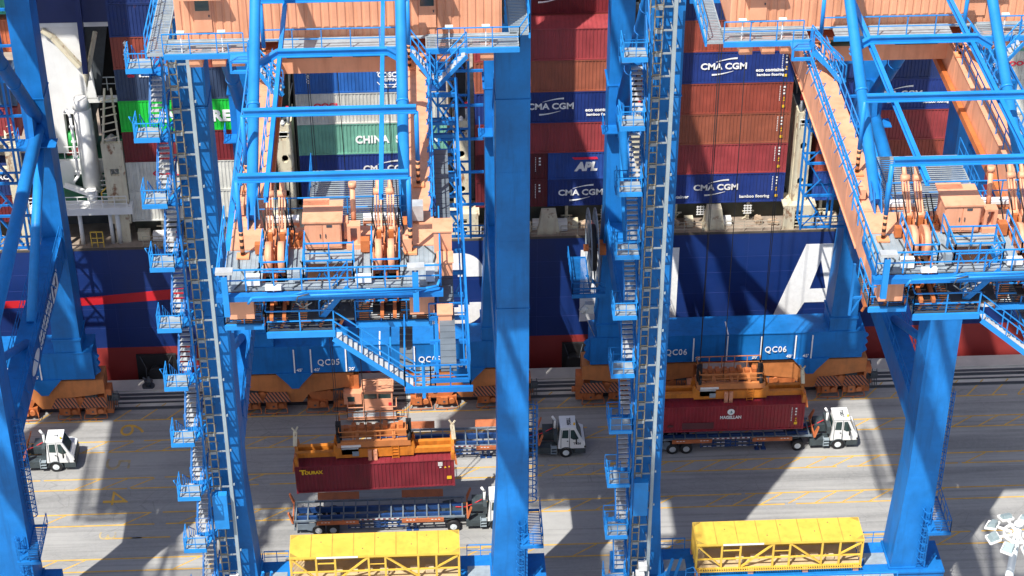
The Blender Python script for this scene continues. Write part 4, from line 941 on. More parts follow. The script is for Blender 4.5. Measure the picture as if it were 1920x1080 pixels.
# caged ladders on the right landside leg (and same on the left for the other side frame)
def cage_ladder(x,y,z0,z1,face,name='caged_ladder'):
    b=B(); fx,fy=face
    sx,sy=-fy,fx
    for s in (-.22,.22): b.beam((x+sx*s,y+sy*s,z0),(x+sx*s,y+sy*s,z1+1.0),.05)
    z=z0+.2
    while z<z1: b.beam((x-sx*.22,y-sy*.22,z),(x+sx*.22,y+sy*.22,z),.035); z+=.3
    z=z0+1.2; pts=[]
    for a in range(0,181,30): pts.append((math.cos(R(a))*.36,math.sin(R(a))*.62))
    while z<z1+1.0:
        P=[(x+sx*p+fx*q,y+sy*p+fy*q,z) for p,q in pts]
        for u_,w_ in zip(P,P[1:]): b.beam(u_,w_,.045,.06)
        z+=.75
    for p,q in pts[1:-1]: b.beam((x+sx*p+fx*q,y+sy*p+fy*q,z0+1.2),(x+sx*p+fx*q,y+sy*p+fy*q,z1+1.0),.04)
    return part(b,name,BLUE)
cage_ladder(10.9,110.2,10.7,19.5,(1,0)); cage_ladder(10.35,108.8,5.4,10.2,(0,-1))
b=B(); b.grate(10.85,11.75,107.6,111.4,9.9,.06,.17); b.rail([(11.8,107.5,9.9),(11.8,111.4,9.9)],1.1,.9,.05); b.rail([(10.4,107.5,9.9),(11.8,107.5,9.9)],1.1,.7,.05); b.box(10.2,11.85,107.4,107.6,9.7,9.95); b.box(10.3,10.9,107.6,109,9.82,9.9); part(b,'ladder_platform',BLUE)
# power cable reel and its platform on the left waterside leg
rl=empty('cable_reel',(0,0,0)); rl.parent=mc
b=B(); xr=-11.55
for dx in (-.28,.28):
    n=40
    for i in range(n):
        a0,a1=2*math.pi*i/n,2*math.pi*(i+1)/n; b.beam((xr+dx,136.4+3.1*math.cos(a0),15.9+3.1*math.sin(a0)),(xr+dx,136.4+3.1*math.cos(a1),15.9+3.1*math.sin(a1)),.08,.3)
    for i in range(12): a0=2*math.pi*i/12; b.beam((xr+dx,136.4,15.9),(xr+dx,136.4+3.1*math.cos(a0),15.9+3.1*math.sin(a0)),.07,.1)
part(b,'reel_wheel',mat('reel_grey',(.25,.30,.34),.5,var=.2),rl)
b=B(); b.tube((xr-.25,136.4,15.9),(xr+.25,136.4,15.9),1.9,32); part(b,'wound_cable',BLACK,rl)
b=B(); b.tube((xr-.7,136.4,15.9),(xr+1.2,136.4,15.9),.3,14); b.box(xr+.5,xr+1.1,136,136.8,15.4,16.4); part(b,'reel_drive',ORANGE_D,rl)
b=B(); b.grate(-13.3,-11.9,133.5,138.5,13.6,.06,.17); b.grate(-11.9,-10.7,133.2,134.0,13.6,.06,.17); b.rail([(-10.7,133.1,13.6),(-13.35,133.1,13.6),(-13.35,138.5,13.6)],1.1,1.0,.06); b.box(-13.4,-10.7,133.0,133.15,13.3,13.65); b.beam((-12,136,13.5),(-10.7,136,12.0),.2); part(b,'reel_platform',BLUE,rl)
b=B(); b.tube((-12.5,134.4,11.0),(-12.0,134.4,11.5),.3,10); b.tube((-12.4,134.4,11.2),(-11.2,136.2,7.2),.03,6); b.box(-12.2,-11.5,134.2,134.7,10.9,11.8); part(b,'cable_guide_funnel',STEEL,rl)
# stair lattice beside the right waterside leg
b=B()
for x in (5.3,7.7):
    for y in (136.6,138.2): b.beam((x,y,17.0),(x,y,44),.16)
for i in range(9):
    z=17.2+i*3.0
    b.beam((5.3,136.6,z),(8.8,136.6,z),.18); b.beam((5.3,138.2,z),(7.7,138.2,z),.14); b.beam((5.3,136.6,z),(5.3,138.2,z),.12)
    b.beam((7.3,136.9,z),(5.6,136.9,z+2.9),.34,.1); b.beam((5.3,136.6,z),(6.6,136.6,z+1.5),.08)
b.rail([(5.3,136.4,17.2),(8.8,136.4,17.2)],1.1,1.2,.06)
part(b,'side_lattice',BLUE)
# bogies
def bogie_set(lx):
    g=empty('wheel_gear',(lx,0,0)); g.parent=mc
    b=B(); y0,y1=136.5,138.5
    b.prism([(-4.9,y0,3.9),(4.9,y0,3.9),(4.9,y0,2.5),(1.2,y0,2.0),(.5,y0,1.0),(-.5,y0,1.0),(-1.2,y0,2.0),(-4.9,y0,2.5)],(0,y1-y0,0)); part(b,'equaliser_beam',ORANGE_E,g)
    for c in (-2.8,2.8):
        b=B(); b.prism([(c-1.9,y0+.05,2.0),(c+1.9,y0+.05,2.0),(c+1.5,y0+.05,1.2),(c+.3,y0+.05,1.0),(c-.3,y0+.05,1.0),(c-1.5,y0+.05,1.2)],(0,1.8,0)); b.tube((c,y0-.1,1.9),(c,y0+.1,1.9),.25,12); part(b,'lower_equaliser',ORANGE_D,g)
    for c in (-3.95,-1.75,1.75,3.95):
        q=empty('bogie',(c,0,0)); q.parent=g
        b=B(); b.box(-.85,.85,y0-.05,y0+1.7,.35,1.15); b.box(-.5,.1,y0-.3,y0-.05,.5,1.2); b.tube((.45,y0-.35,.85),(.45,y0-.05,.85),.24,12)
        b.path([(-.95,y0-.4,.35),(-.95,y0-.45,.2),(.95,y0-.45,.2),(.95,y0-.4,.35),(.85,y0-.05,.7)],.04,6); b.path([(-.95,y0-.4,.35),(-.85,y0-.05,.7)],.04,6); b.beam((0,y0-.45,.2),(0,y0-.45,-.0+.02),.08)
        b.box(-.35,-.1,y0-.33,y0-.3,.65,.95); part(b,'bogie_frame',ORANGE_D,q)
        b=B()
        for wx in (-.5,.5): b.tube((wx,y0+.6,.33),(wx,y0+1.4,.33),.33,16)
        part(b,'rail_wheel',DGREY,q)
        b=B(); b.box(-.3,-.12,y0-.335,y0-.325,.72,.9); part(b,'junction_box',DGREY,q)
    return g
for lx in (-7.2,7.2):
    g_=bogie_set(lx); g2=copy_tree(g_,mc); g2.location.y=-27.2
for lx,sg in ((-7.2,-1),(7.2,1)):
    b=B()
    for c in (1.6,4.0):
        x=lx+sg*c; b.hexa([(x-1.18,135.8,1.55),(x+1.18,135.8,1.55),(x+.8,136.45,2.1),(x-.8,136.45,2.1),(x-1.18,135.77,1.6),(x+1.18,135.77,1.6),(x+.8,136.42,2.15),(x-.8,136.42,2.15)]); b.cut()
    part(b,'hazard_plate',HAZARD)
b=B(); b.box(-2.7,-1.9,136.5,137.6,.9,3.7); b.cut(); b.box(1.9,2.9,136.5,137.4,1.8,2.6); b.cut(); b.box(-12.6,-12.0,136.6,137.6,.3,2.8); b.cut(); b.box(12.0,12.6,136.6,137.6,.3,2.8); b.cut(); b.tube((-12.9,137.3,.9),(-12.5,137.3,.9),.25,12); b.tube((12.5,137.3,.9),(12.9,137.3,.9),.25,12); part(b,'buffer_frame',ORANGE_D)
b=B()
for lx in (-10.9,-3.6,3.4,10.9,12.7):
    for k in range(7): b.tube((lx-.4+.13*k,136.7,2.6-.25*(k%3)),(lx-.5+.15*k,136.3,1.0),.035,6)
    b.box(lx-.5,lx+.5,136.6,136.9,1.6,2.2); b.cut()
part(b,'hanging_hoses',DGREY)
# checker cabin between the bogies
ck=empty('checker_cabin',(0,0,0)); ck.parent=mc
b=B(); x0,x1=-1.6,.9; y0,y1=135.4,137.0
b.box(x0,x1,y0,y1,.7,1.9); b.box(x0,x1,y0,y1,2.45,2.75)
for x in (x0,-.4,x1-.12): b.box(x,x+.12,y0,y0+.12,1.9,2.45)
b.box(x0,x0+.1,y0+.12,y1,1.9,2.45); b.box(x1-.1,x1,y0+.12,y1,1.9,2.45); b.box(x0-.1,x1+.1,y0-.15,y1,2.75,2.85); b.box(-3.2,-1.7,135.8,136.9,1.1,2.2); part(b,'cabin_wall',ORANGE,ck)
b=B(); b.box(x0+.1,x1-.1,y0+.04,y0+.08,1.9,2.45); b.box(-2.9,-2.3,135.77,135.8,1.4,1.9); part(b,'window',GLASS,ck)
b=B(); b.box(-2.9,1.2,134.6,135.4,.58,.66); part(b,'floor_grating',GRATE,ck)
b=B(); b.rail([(-2.9,134.6,.66),(1.2,134.6,.66)],1.0,1.3,.06); b.box(-2.9,1.2,134.55,134.62,.4,.66); b.rail([(-2.9,134.6,.66),(-2.9,135.8,.66)],1.0,.8,.06); b.rail([(1.2,134.6,.66),(1.2,135.8,.66)],1.0,.8,.06)
b.rail([(x0,y0,2.85),(x1,y0,2.85)],1.0,1.2,.06); b.beam((x0,y0,2.9),(-.3,y0,3.8),.06); b.beam((-.3,y0,2.9),(x1,y0,3.8),.06); part(b,'cabin_railing',ORANGE,ck)
b=B(); b.box(.55,.8,135.36,135.4,1.2,1.5); part(b,'red_lamp',RED,ck)
# rope set from trolley to spreader is built with each spreader
cranes=[mc]
for i,x in enumerate(CX):
    c = mc if i==1 else copy_tree(mc)
    c.location=(x,123,0)
    if i!=1: cranes.append(c)
LAB=['blue and orange container crane at the left edge with its number QC04 on the sill','blue and orange container crane in the middle marked QC05','blue and orange container crane at the right marked QC06']
order=[cranes[1],mc,cranes[2]]
for c,l,n in zip(order,LAB,('QC04','QC05','QC06')):
    tag(c,l,'crane','container cranes along the quay')
    s=[k for k in c.children if k.name.startswith('waterside_sill_beam')][0]
    for x in (-4.3,4.1): text('crane_number',n,.84,(x,136.08-123,5.35),WHITE_L,s,bold=.010,sx=.82,space=1.12)
# plaques on the tie beam of the left crane
c=order[0]; tb=[k for k in c.children if k.name.startswith('tie_beam') and 'railing' not in k.name][-1]
b=B(); X=9.75+.79
b.box(X,X+.03,129.6,132.2,16.5,18.0); b.cut()
pts=[(X+.0,121.0+1.6*math.cos(R(a)),17.3+.55*math.sin(R(a))) for a in range(0,360,20)]; b.prism(pts,(.03,0,0)); b.cut()
for k in range(9):
    for zz in (17.0,17.7): b.box(X,X+.03,123.2+k*.68,123.6+k*.68,zz-.22,zz+.22)
part(b,'name_plaque',WHITE_L,tb)
b=B(); b.box(X+.03,X+.04,130.0,130.4,16.7,17.8); b.box(X+.03,X+.04,130.4,131.2,17.2,17.4); b.box(X+.03,X+.04,131.2,131.6,16.9,17.8); 
part(b,'plaque_emblem',NAVY,tb)
# ------------------------------------------------------------------ yellow cages on the landside sill beams
def cage(cx,lab):
    g=empty('yellow_cage',(cx,110.1,5.75)); tag(g,lab,'cage','yellow steel cages on the crane beams')
    L=6.1; W=1.22; H=2.5
    b=B(); b.box(-L,L,-W,W,H-.06,H)
    b.box(-L,L,-W-.02,-W+.1,H-.2,H-.06)
    rs=b.make('roof_sheet',YELLOW,g)
    for k in range(1,8):
        b=B(); x=-L+k*2*L/8; b.box(x-.03,x+.03,-W,W,H,H+.012); b.make('roof_seam',mat('seam_yellow',(.40,.27,.05),.6,var=.3),rs)
    b=B()
    for k,(x,y) in enumerate(((-3.9,.3),(-.9,-.5),(.2,.6),(2.6,-.2),(3.7,.7),(5.1,-.8))): b.box(x,x+.07,y,y+.05,H,H+.04); b.cut()
    b.make('roof_bolt',DGREY,rs)
    for sx in (-1,1):
        for sy in (-1,1):
            b=B(); b.prism([(sx*(L-.05),sy*(W-.05),H),(sx*(L-.6),sy*(W-.05),H),(sx*(L-.05),sy*(W-.5),H)],(0,0,.012)); b.make('corner_gusset',mat('seam_yellow',(.4,.27,.05)),rs)
    b=B()
    for sx in (-1,1):
        for sy in (-1,1): b.box(sx*(L-.08)-.08,sx*(L-.08)+.08,sy*(W-.08)-.08,sy*(W-.08)+.08,0,H-.2)
    for sy in (-1,1):
        y=sy*(W-.06); b.box(-L+.16,L-.16,y-.06,y+.06,0,.14); b.box(-L+.16,L-.16,y-.05,y+.05,.95,1.05)
        for x in (-4.2,-2.85,-.45,.75,3.1,4.4): b.box(x-.07,x+.07,y-.055,y+.055,.14,H-.2)
        b.beam((-2.7,y,.2),(-.5,y,H-.25),.12); b.beam((.8,y,H-.25),(3.1,y,.3),.12); b.beam((4.4,y,1.1),(6.0,y,H-.3),.12); b.beam((-5.9,y,H-.3),(-4.3,y,.4),.09); b.beam((-.4,y,1.6),(.7,y,1.6),.05); b.box(-4.1,-2.9,y-.04,y+.04,1.75,1.82)
    for sx in (-1,1):
        for k in range(5): b.beam((sx*(L-.05),-W+.3+k*.45,0.1),(sx*(L-.05),-W+.6+k*.4,H-.2),.06)
    b.box(-L,L,-W-.28,-W-.24,.02,.1)
    x=-L
    while x<L: b.box(x,x+.06,-W-.3,-W,.03,.16); x+=.17
    b.make('frame',YELLOW,g)
    b=B(); b.box(-L+.1,L-.1,-W+.1,W-.1,.02,.06); b.make('floor',mat('tan_floor',(.50,.38,.22),.7,var=.2),g)
    b=B(); b.box(-L+.2,L-.2,W-.02,W,1.05,H-.2); b.make('back_sheet',mat('tan_sheet',(.35,.22,.08),.7,var=.1),g)
    b=B(); b.box(-4.15,-1.2,-W-.06,-W-.02,H-.16,H-.02); b.make('white_board',WHITE,g)
    b=B()
    for x in (-5.9,-2.0,2.0,5.7): b.box(x-.2,x+.2,-W-.1,-W+.25,-.42,-.01); b.box(x-.2,x+.2,W-.25,W+.1,-.42,-.01); b.cut()
    b.make('support_foot',ORANGE,g)
    b=B(); 
    for k in range(7): b.box(-3+k*1.1,-2.4+k*1.1,-.6+.2*(k%3),0,.06,.35)
    b.make('stored_gear',mat('stored_gear',(.55,.45,.30),.7,var=.3),g)
cage(-4.6,'yellow open frame cage with flat roof on the middle crane beam below the empty trailer')
cage(24.6,'yellow open frame cage with flat roof on the right crane beam')

# ------------------------------------------------------------------ terminal tractors and trailers
def tractor(x,y,num,lab,side):
    g=empty('terminal_tractor',(x,y,0)); tag(g,lab,'tractor','terminal tractors on the quay')
    DK=mat('dark_chassis',(.045,.06,.068),.55,var=.25,scale=2); TW=mat('tractor_white',(.80,.81,.80),.35,var=.04,streak=.1,scol=(.5,.48,.44))
    b=B(); b.box(-4.0,.2,.35,.5,.75,1.05); b.box(-4.0,.2,-.5+0,-.35,.75,1.05)
    b.box(-4.0,-3.7,-.6,.6,.7,1.0); b.box(-2.1,-.55,-1.2,-.55,.45,1.05); b.box(-2.0,-.6,.55,1.2,.45,1.05); b.box(-.4,.3,-.5,.9,.8,1.15)
    b.box(-3.3,-2.4,-.55,.55,1.05,1.22); b.box(.95,1.86,-1.2,1.2,.42,.95)
    b.box(-1.6,-.5,-.1,1.1,1.05,1.75); b.beam((-3.9,-.9,1.1),(-3.0,-.9,1.3),.5,.05); b.beam((-3.9,.9,1.1),(-3.0,.9,1.3),.5,.05); b.box(-.75,-.45,-1.1,.9,1.6,2.3); b.make('chassis',DK,g)
    b=B()
    for k in range(3): b.box(-.95,-.5,-1.3,-.95,.45+.28*k,.5+.28*k)
    b.box(-1.0,-.95,-1.3,-.95,.4,1.2); b.make('step',GRATE,g)
    # cab: side profile extruded over the driver's side
    prof=[(-.42,.95),(-.38,1.5),(-.22,3.05),(1.0,3.1),(1.5,1.95),(1.8,1.55),(1.84,.95)]
    b=B(); y0,y1=-1.22,.28
    b.prism([(p[0],y0,p[1]) for p in prof],(0,y1-y0,0)); b.box(-.28,1.04,y0-.05,y1+.05,3.08,3.16)
    b.prism([(.2,y1,.95),(.3,y1,1.75),(1.4,y1,1.7),(1.8,y1,1.5),(1.84,y1,.95)],(0,.9,0)); c=b.make('cab',TW,g)
    b=B()
    for q in ([(-.12,2.05),(-.06,2.85),(.42,2.87),(.42,2.02)],[(.60,2.03),(.60,2.86),(.88,2.86),(1.26,1.98),(1.12,1.88),(.85,1.86)]): b.prism([(p[0],y0-.002,p[1]) for p in q],(0,-.012,0))
    for yy in (y1,): 
        for q in ([(-.12,2.05),(-.06,2.85),(.42,2.87),(.42,2.02)],[(.60,2.03),(.60,2.86),(.88,2.86),(1.26,1.98)]): b.prism([(p[0],yy+.002,p[1]) for p in q],(0,.012,0))
    b.hexa([(1.05,y0+.12,2.98),(1.05,y1-.12,2.98),(1.49,y1-.12,1.98),(1.49,y0+.12,1.98),(1.08,y0+.12,3.0),(1.08,y1-.12,3.0),(1.52,y1-.12,2.0),(1.52,y0+.12,2.0)]); b.box(-.35,-.33,y0+.3,y1-.3,2.1,2.8)
    b.make('window',GLASS,c)
    b=B(); b.box(.50,.54,y0-.02,y0,1.0,2.95); b.box(-.2,-.16,y0-.02,y0,1.0,2.9); b.box(.3,.42,y0-.05,y0,1.7,1.76); b.beam((.5,y0-.1,1.2),(.5,y0-.1,1.75),.04); b.make('door_trim',DGREY,c)
    b=B(); b.beam((.95,y0-.02,2.5),(1.05,y0-.35,2.2),.04); b.box(1.0,1.1,y0-.45,y0-.25,1.75,2.15); b.box(1.74,1.88,y0-.02,y0+.28,1.0,1.2); b.make('mirror',BLACK,c)
    b=B(); b.box(1.84,1.87,y0+.1,1.0,1.0,1.35); b.box(1.82,1.85,-.9,.9,1.42,1.48); b.make('grille',DK,c)
    b=B(); b.tube((.9,-.9,3.16),(.9,-.9,3.34),.08,8); b.make('beacon',AMBER,c)
    b=B(); b.tube((-.62,-.15,1.7),(-.62,-.15,3.1),.1,10); b.tube((-.62,-.15,3.1),(-.85,-.15,3.5),.1,10); b.make('exhaust_stack',WHITE,g)
    b=B(); b.tube((-.62,.2,1.7),(-.62,.2,2.7),.16,12); b.make('air_intake',DGREY,g)
    text('roof_number',num,.44,(.45,-.47,3.175),DGREY,c,rot=(0,0,R(-90)),bold=.03,sx=1.0)
    if side: text('door_number',num,.30,(1.15,y0-.02,1.45),DGREY,c,bold=.02)
    for wx,yy,wd in ((0.25,-1.22,.34),(0.25,.88,.34),(-3.1,-1.25,.6),(-3.1,.65,.6)):
        w=empty('wheel',(wx,yy,.5)); w.parent=g
        b=B(); b.tube((0,0,0),(0,wd,0),.5,24); b.make('tyre',BLACK,w)
        b=B(); b.tube((0,-.01,0),(0,.03,0),.27,18); b.tube((0,-.05,0),(0,-.01,0),.1,10); b.make('rim',LAMP_W,w)
    b=B()
    for wy in (-1.25,.5):
        n=7
        for i in range(n): a0,a1=R(180*i/n),R(180*(i+1)/n); b.beam((.25+.6*math.cos(a0),wy+.35,.5+.58*math.sin(a0)),(.25+.6*math.cos(a1),wy+.35,.5+.58*math.sin(a1)),.75,.05)
        b.cut()
    b.make('mudguard',DK,g)
    b=B(); b.path([(-.8,.2,2.0),(-1.6,.1,1.6),(-2.2,.1,1.35),(-2.9,.1,1.4)],.04,6); b.make('air_hose',RED,g)
    return g
def trailer(x,y,lab):
    g=empty('container_trailer',(x,y,0)); tag(g,lab,'trailer','skeletal container trailers on the quay')
    TB=mat('trailer_blue',(.012,.055,.19),.5,var=.25,scale=1.5,streak=.3,scol=(.03,.04,.07)); TG=mat('trailer_grey',(.16,.20,.24),.55,var=.25,scale=1.5,rust=.3); OB=mat('trailer_orange',(.48,.14,.05),.55,var=.2,scale=1.5,rust=.3)
    b=B()
    for yy in (-.5,.5): b.box(-6.7,6.4,yy-.1,yy+.1,.95,1.42); b.cut()
    b.make('main_beam',TB,g)
    b=B()
    for yy in (-1.15,1.15,0): b.box(-6.7,6.6,yy-.06,yy+.06,1.42,1.56) if yy else None
    for k in range(15): x0=-6.6+k*.93; b.box(x0-.05,x0+.05,-1.09,1.09,1.43,1.53)
    b.box(-6.9,-6.7,-1.2,1.2,1.2,1.56); b.make('deck_frame',TG,g)
    for a in (-4.95,1.68):
        for sy in (-1,1):
            b=B(); b.box(a,a+3.27,sy*1.42-.05,sy*1.42+.05,1.28,1.62) if sy<0 else b.hexa([(a,1.3,1.5),(a+3.27,1.3,1.5),(a+3.27,1.42,1.5),(a,1.42,1.5),(a,1.6,1.95),(a+3.27,1.6,1.95),(a+3.27,1.7,1.95),(a,1.7,1.95)])
            for k in range(4): b.box(a+.3+k*.85,a+.4+k*.85,*( (-1.37,-1.2) if sy<0 else (1.21,1.35)),1.45,1.55)
            q=b.make('guide_rail',OB,g)
            if sy<0:
                b=B()
                for s0 in (.35,2.3):
                    for k in range(3): b.box(a+s0+k*.26,a+s0+k*.26+.16,-1.48,-1.47,1.5,1.56)
                b.make('reflector_strip',WHITE,q)
    b=B(); b.box(-1.6,1.6,-1.22,-1.21,1.46,1.56); b.make('reflector_strip',REFL,g)
    b=B()
    for yy in (-1.05,):
        for z in (.62,1.0): b.box(-2.5,2.6,yy-.04,yy+.04,z-.04,z+.04)
        for xx in (-2.5,-1.5,-.5,-.05,.35,1.5,2.6): b.box(xx-.04,xx+.04,yy-.04,yy+.04,.5,1.42)
    for z in (.6,.8,1.0,1.2): b.box(-.5,-.1,-1.12,-1.09,z-.05,z+.05)
    for xx in (2.2,2.75): b.box(xx-.07,xx+.07,-.85,-.7,.05,1.4); b.box(xx-.2,xx+.2,-1.0,-.6,0.01,.07)
    b.make('side_guard',TB,g)
    b=B()
    for z in (.64,1.02):
        for k in (-2.3,-1.9,-1.2,-.8,.6,1.0,1.9,2.3): b.box(k,k+.25,-1.11,-1.10,z-.03,z+.03)
    b.make('reflector_tape',WHITE,g)
    for sx in (-1,1):
        b=B(); X=6.75*sx
        for yy in (-1.15,1.15): b.prism([(X,yy-.25,1.45),(X,yy+.25,1.45),(X+.3*sx,yy+.12,2.35),(X+.3*sx,yy-.12,2.35)],(.12*sx,0,0))
        b.box(min(X,X+.1*sx),max(X,X+.1*sx),-1.2,1.2,1.35,1.62); b.make('end_guide',OB,g)
    for wx in (-4.85,-3.72):
        for yy in (-1.22,.62):
            w=empty('wheel',(wx,yy,.5)); w.parent=g
            b=B(); b.tube((0,0,0),(0,.6,0),.5,24); b.make('tyre',BLACK,w)
            b=B(); b.tube((0,-.01,0),(0,.03,0),.27,18); b.tube((0,-.06,0),(0,-.01,0),.11,10); b.make('rim',STEEL,w)
    b=B(); b.box(-6.5,-5.6,-1.1,-.6,.55,1.1); b.box(-6.75,-6.6,-1.1,1.1,.5,.7); b.beam((-5.5,-1.1,.45),(-5.3,-1.1,1.2),.05,.5); b.make('rear_underrun',TG,g)
    return g
TY=130.45
tractor(10.4,TY,'T026','white terminal tractor in shade between the two tall legs, roof number T026',True); trailer(1.6,TY,'blue skeletal trailer partly behind the hanging dark red container')
tractor(32.9,TY,'T007','white terminal tractor with roof number T007 right of the loaded trailer',False); trailer(24.3,TY,'blue skeletal trailer under the red container with the ship emblem')
tractor(-31.2,TY+.15,'T','white terminal tractor alone at the left edge of the quay',False)
trailer(-40.2,TY+.15,'blue skeletal trailer behind the tractor at the left edge')
tractor(4.3,121.75,'T','white terminal tractor half hidden behind the tall plain crane leg',False); trailer(-4.5,121.75,'empty blue skeletal trailer in front of the left yellow cage')
# ------------------------------------------------------------------ spreaders with the containers they carry
def spreader(x,y,z,lab,ropex):
    g=empty('container_spreader',(x,y,z)); tag(g,lab,'spreader','container spreaders hanging from the cranes')
    b=B()
    b.box(-2.95,2.95,-.6,-.42,.15,.95); b.box(-2.95,2.95,.42,.6,.15,.95); b.box(-2.95,-2.0,-.42,.42,.15,.35); b.box(2.0,2.95,-.42,.42,.15,.35); b.box(-.5,2.0,-.42,.42,.15,.3)
    for sx in (-1,1): b.prism([(sx*2.95,-.62,.1),(sx*3.12,-.62,1.0),(sx*3.0,-.62,1.55),(sx*2.5,-.62,.95)],(0,.3,0)); b.prism([(sx*2.95,.35,.1),(sx*3.12,.35,1.0),(sx*3.0,.35,1.55),(sx*2.5,.35,.95)],(0,.3,0))
    b.tube((.3,-.3,.75),(1.9,-.3,.75),.16,12); b.make('main_frame',ORANGE_S,g)
    for sx in (-1,1):
        b=B()
        for yy in (-.4,.4): b.box(*sorted((sx*2.96,sx*5.85)),yy-.16,yy+.16,.3,.75)
        b.box(*sorted((sx*5.85,sx*6.1)),-1.25,1.25,.12,.75); b.make('telescopic_arm',ORANGE_S,g)
        for sy in (-1,1):
            b=B(); b.box(*sorted((sx*5.8,sx*6.2)),sy*1.05-.18,sy*1.05+.18,-.02,.5); b.beam((sx*6.12,sy*1.1,.3),(sx*6.2,sy*1.35,-.35),.1,.35); b.tube((sx*6.1,sy*1.0,.5),(sx*6.0,sy*.8,1.0),.09,8); b.make('twistlock_housing',ORANGE_D,g)
        b=B(); b.beam((sx*6.1,.4,.7),(sx*6.0,.7,1.9),.32,.12); b.beam((sx*6.0,.7,1.9),(sx*5.8,.8,2.3),.1); b.beam((sx*6.0,.7,1.9),(sx*6.25,.75,2.25),.1); b.make('flipper_arm',CREAM,g)
    b=B()
    for xx in (-.35,.05): b.box(xx-.15,xx+.15,-.78,-.61,-.3,.9); b.tube((xx,-.83,.0),(xx,-.78,.0),.09,10); b.tube((xx,-.83,.6),(xx,-.78,.6),.07,10)
    b.make('centre_twistlock',ORANGE,g)
    b=B(); b.box(-2.5,-1.2,-.6,.4,.45,1.1); b.make('control_cabinet',STEEL,g)
    b=B(); b.box(-1.1,0.2,-.5,.5,.35,.8); b.box(-1.1,2,.0,.6,.4,.7); b.make('hydraulic_unit',DGREY,g)
    b=B(); b.box(-1.7,-1.2,-.63,-.605,.3,.75); b.box(-.3,.4,-.98,-.955,.35,.65) if 0 else None; b.make('data_plate',GRATE,g)
    b=B()
    for xx in (1.35,1.85): b.beam((xx,-.65,-.05),(xx,-.65,1.3),.05)
    for k in range(5): b.beam((1.35,-.65,.05+k*.27),(1.85,-.65,.05+k*.27),.04)
    b.make('ladder',ORANGE_S,g)
    hb=empty('head_block',(0,0,0)); hb.parent=g
    b=B(); b.box(-2.8,2.8,-.7,-.45,1.2,1.75); b.box(-2.8,2.8,.45,.7,1.2,1.75)
    for xx in (-2.8,-1.4,0,1.4,2.55): b.box(xx,xx+.25,-.45,.45,1.25,1.7)
    b.box(-2.6,2.6,.7,1.5,1.6,1.68); b.make('beam_frame',ORANGE_E,hb)
    b=B(); b.rail([(-2.6,1.5,1.68),(2.6,1.5,1.68)],1.2,1.0,.06); b.rail([(-2.6,-.6,1.75),(2.6,-.6,1.75)],.9,1.0,.06); b.rail([(-2.6,-.6,1.75),(-2.6,1.5,1.68)],1.1,1,.06); b.rail([(2.6,-.6,1.75),(2.6,1.5,1.68)],1.1,1,.06); b.make('guard_rail',ORANGE_E,hb)
    b=B()
    for k in range(8): b.box(-2.3+k*.6,-1.95+k*.6,.75,1.2+.1*(k%3),1.7,1.95+.12*(k%2))
    b.make('cable_basket_gear',ORANGE_D,hb)
    b=B(); b.box(-2.5,-1.0,-.74,-.7,1.25,1.45); b.make('white_plate',WHITE,hb)
    for sx in (-1,1):
        b=B()
        for yy in (-.35,.35): b.tube((ropex[0 if sx<0 else 1]-.12,yy,1.9),(ropex[0 if sx<0 else 1]+.12,yy,1.9),.42,18)
        b.box(ropex[0 if sx<0 else 1]-.2,ropex[0 if sx<0 else 1]+.2,-.25,.25,1.5,3.1); b.make('sheave_block',BLACK,hb)
    b=B()
    for rx in ropex:
        for yy in (-.75,-.6,.6,.75): b.tube((rx+(.05 if yy>0 else -.05),yy*.5,2.0),(rx,yy*1.3,53.2-z),.02,5)
    b.make('hoist_rope',ROPE,g)
    b=B(); b.tube((-.55,.2,1.8),(-.7,.2,53-z),.03,6); b.make('power_cable',ROPE,g)
    return g
g1=spreader(-4.7,121.6,7.27,'orange spreader lifting the dark red container over the empty trailer',(-2.65,2.7))
spreader(24.0,130.45,5.0,'orange spreader over the red container with the ship emblem',(-2.55,2.4))
o=container('wine',-4.7,120.38,4.65,'dark wine red container with yellow lettering hanging over the empty trailer',H=2.6,group='containers being moved by the cranes')
t=text('company_lettering','Tourax',.62,(-4.85,-.02,2.02),AMBER,o,bold=.05,sx=1.2); bpy.data.objects.remove(t)
text('company_lettering','T',.62,(-5.5,-.02,2.05),AMBER,o,bold=.05,sx=1.2); text('company_lettering','OURAX',.42,(-4.68,-.02,2.0),AMBER,o,bold=.05,sx=.92)
b=B()
for k in range(4): b.box(4.85,5.2,-.012,-.002,2.35-k*.1,2.4-k*.1)
b.box(4.95,5.1,-.012,-.002,1.85,1.95); b.cur=1; b.prism([(5.3,-.002,1.82),(5.5,-.002,1.82),(5.4,-.002,2.0)],(0,-.01,0)); b.box(5.65,5.75,-.012,-.002,1.85,1.98); b.box(5.5,5.85,-.012,-.002,.7,1.0); b.make('identification_marks',[WHITE_L,AMBER],o)
CC['magred']=((.30,.022,.035),.25); CN['magred']='red'
o=container('magred',24.0,129.2,2.3,'red container with white emblem and lettering lowered onto the right trailer',H=2.6,group='containers being moved by the cranes')
text('company_lettering','MAGELLAN',.42,(.05,-.02,1.42),WHITE_L,o,bold=.03,sx=.82)
b=B(); b.prism([(.05+.3*math.cos(R(a)),-.003,1.98+.3*math.sin(R(a))) for a in range(0,360,20)],(0,-.012,0)); e=b.make('round_emblem',WHITE_L,o)
b=B(); b.prism([(-.08,-.016,1.9),(.2,-.016,1.9),(.14,-.016,1.85),(-.02,-.016,1.85)],(0,-.006,0)); b.prism([(.02,-.016,1.93),(.18,-.016,1.93),(.04,-.016,2.14)],(0,-.006,0)); b.make('emblem_ship',mat('emblem_teal',(.02,.15,.18),.5),o)
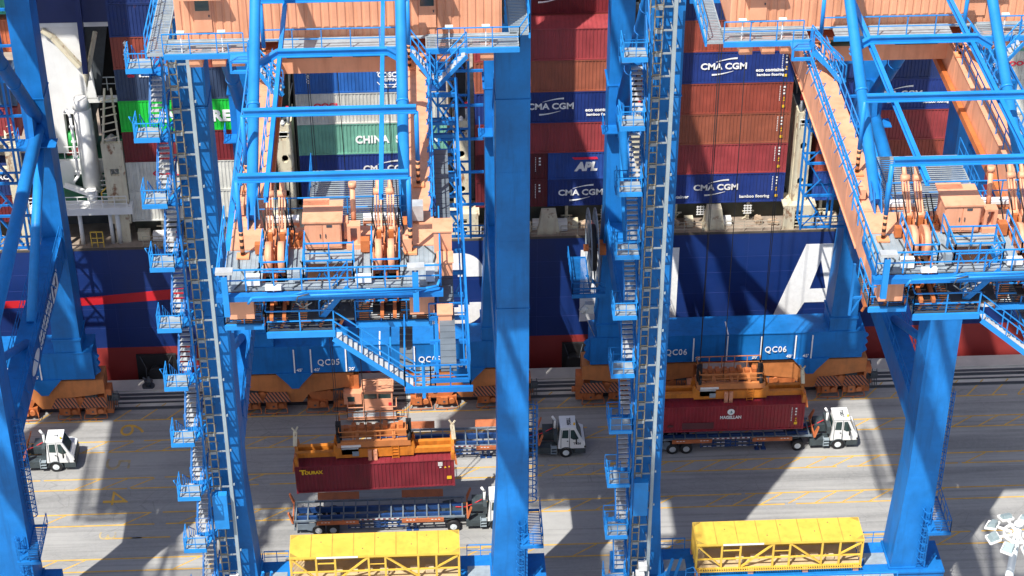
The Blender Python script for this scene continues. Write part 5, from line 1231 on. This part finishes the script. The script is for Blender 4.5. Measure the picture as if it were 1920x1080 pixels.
b=B(); b.box(-3.9,-1.3,-.010,-.002,.3,.95); b.box(-5.1,-4.6,-.010,-.002,.55,.78); b.make('dark_patch',mat('primer_patch',(.12,.035,.04),.7,var=.2),o)
marks(o,H=2.6)
g1.rotation_euler=(0,R(-1.1),0)
[k for k in scene.objects if k.get('label','').startswith('dark wine red container with yellow')][0].rotation_euler=(0,R(-1.1),R(.5))
# ------------------------------------------------------------------ floodlight mast, lower right
def mast():
    z=43.0; p=at_z(1899,992,z)
    g=empty('floodlight_mast',(p.x+.25,p.y,0)); tag(g,'tall pale floodlight mast with a ring of square lamps in the lower right corner','light mast')
    b=B(); b.tube((0,0,0),(0,0,z+.3),.42,20,.17); b.make('pole',LAMP_W,g)
    b=B(); n=24
    for i in range(n): a0,a1=2*math.pi*i/n,2*math.pi*(i+1)/n; b.beam((.62*math.cos(a0),.62*math.sin(a0),z-.3),(.62*math.cos(a1),.62*math.sin(a1),z-.3),.09,.12)
    for i in range(8): a=2*math.pi*i/8+.2; b.beam((.25*math.cos(a),.25*math.sin(a),z-.3),(1.15*math.cos(a),1.15*math.sin(a),z-.3),.08,.1)
    b.tube((0,0,z+.3),(0,0,z+.4),.26,16,.18); b.make('lamp_ring',WHITE,g)
    for i in range(8):
        a=2*math.pi*i/8+.2; q=empty('floodlight',(1.2*math.cos(a),1.2*math.sin(a),z-.25),a); q.parent=g
        b=B(); b.hexa([(-.2,-.24,.0),(.22,-.24,-.12),(.22,.24,-.12),(-.2,.24,.0),(-.14,-.2,.2),(.12,-.2,.1),(.12,.2,.1),(-.14,.2,.2)]); b.make('housing',mat('lamp_housing',(.30,.38,.40),.4,metal=.2,var=.2),q)
        b=B(); b.beam((-.25,-.28,.0),(-.25,.28,.0),.05,.1); b.beam((.27,-.28,-.14),(.27,.28,-.14),.05,.1); b.beam((-.25,-.28,0),(.27,-.28,-.14),.05,.1); b.beam((-.25,.28,0),(.27,.28,-.14),.05,.1); b.make('rim_frame',WHITE,q)
mast()
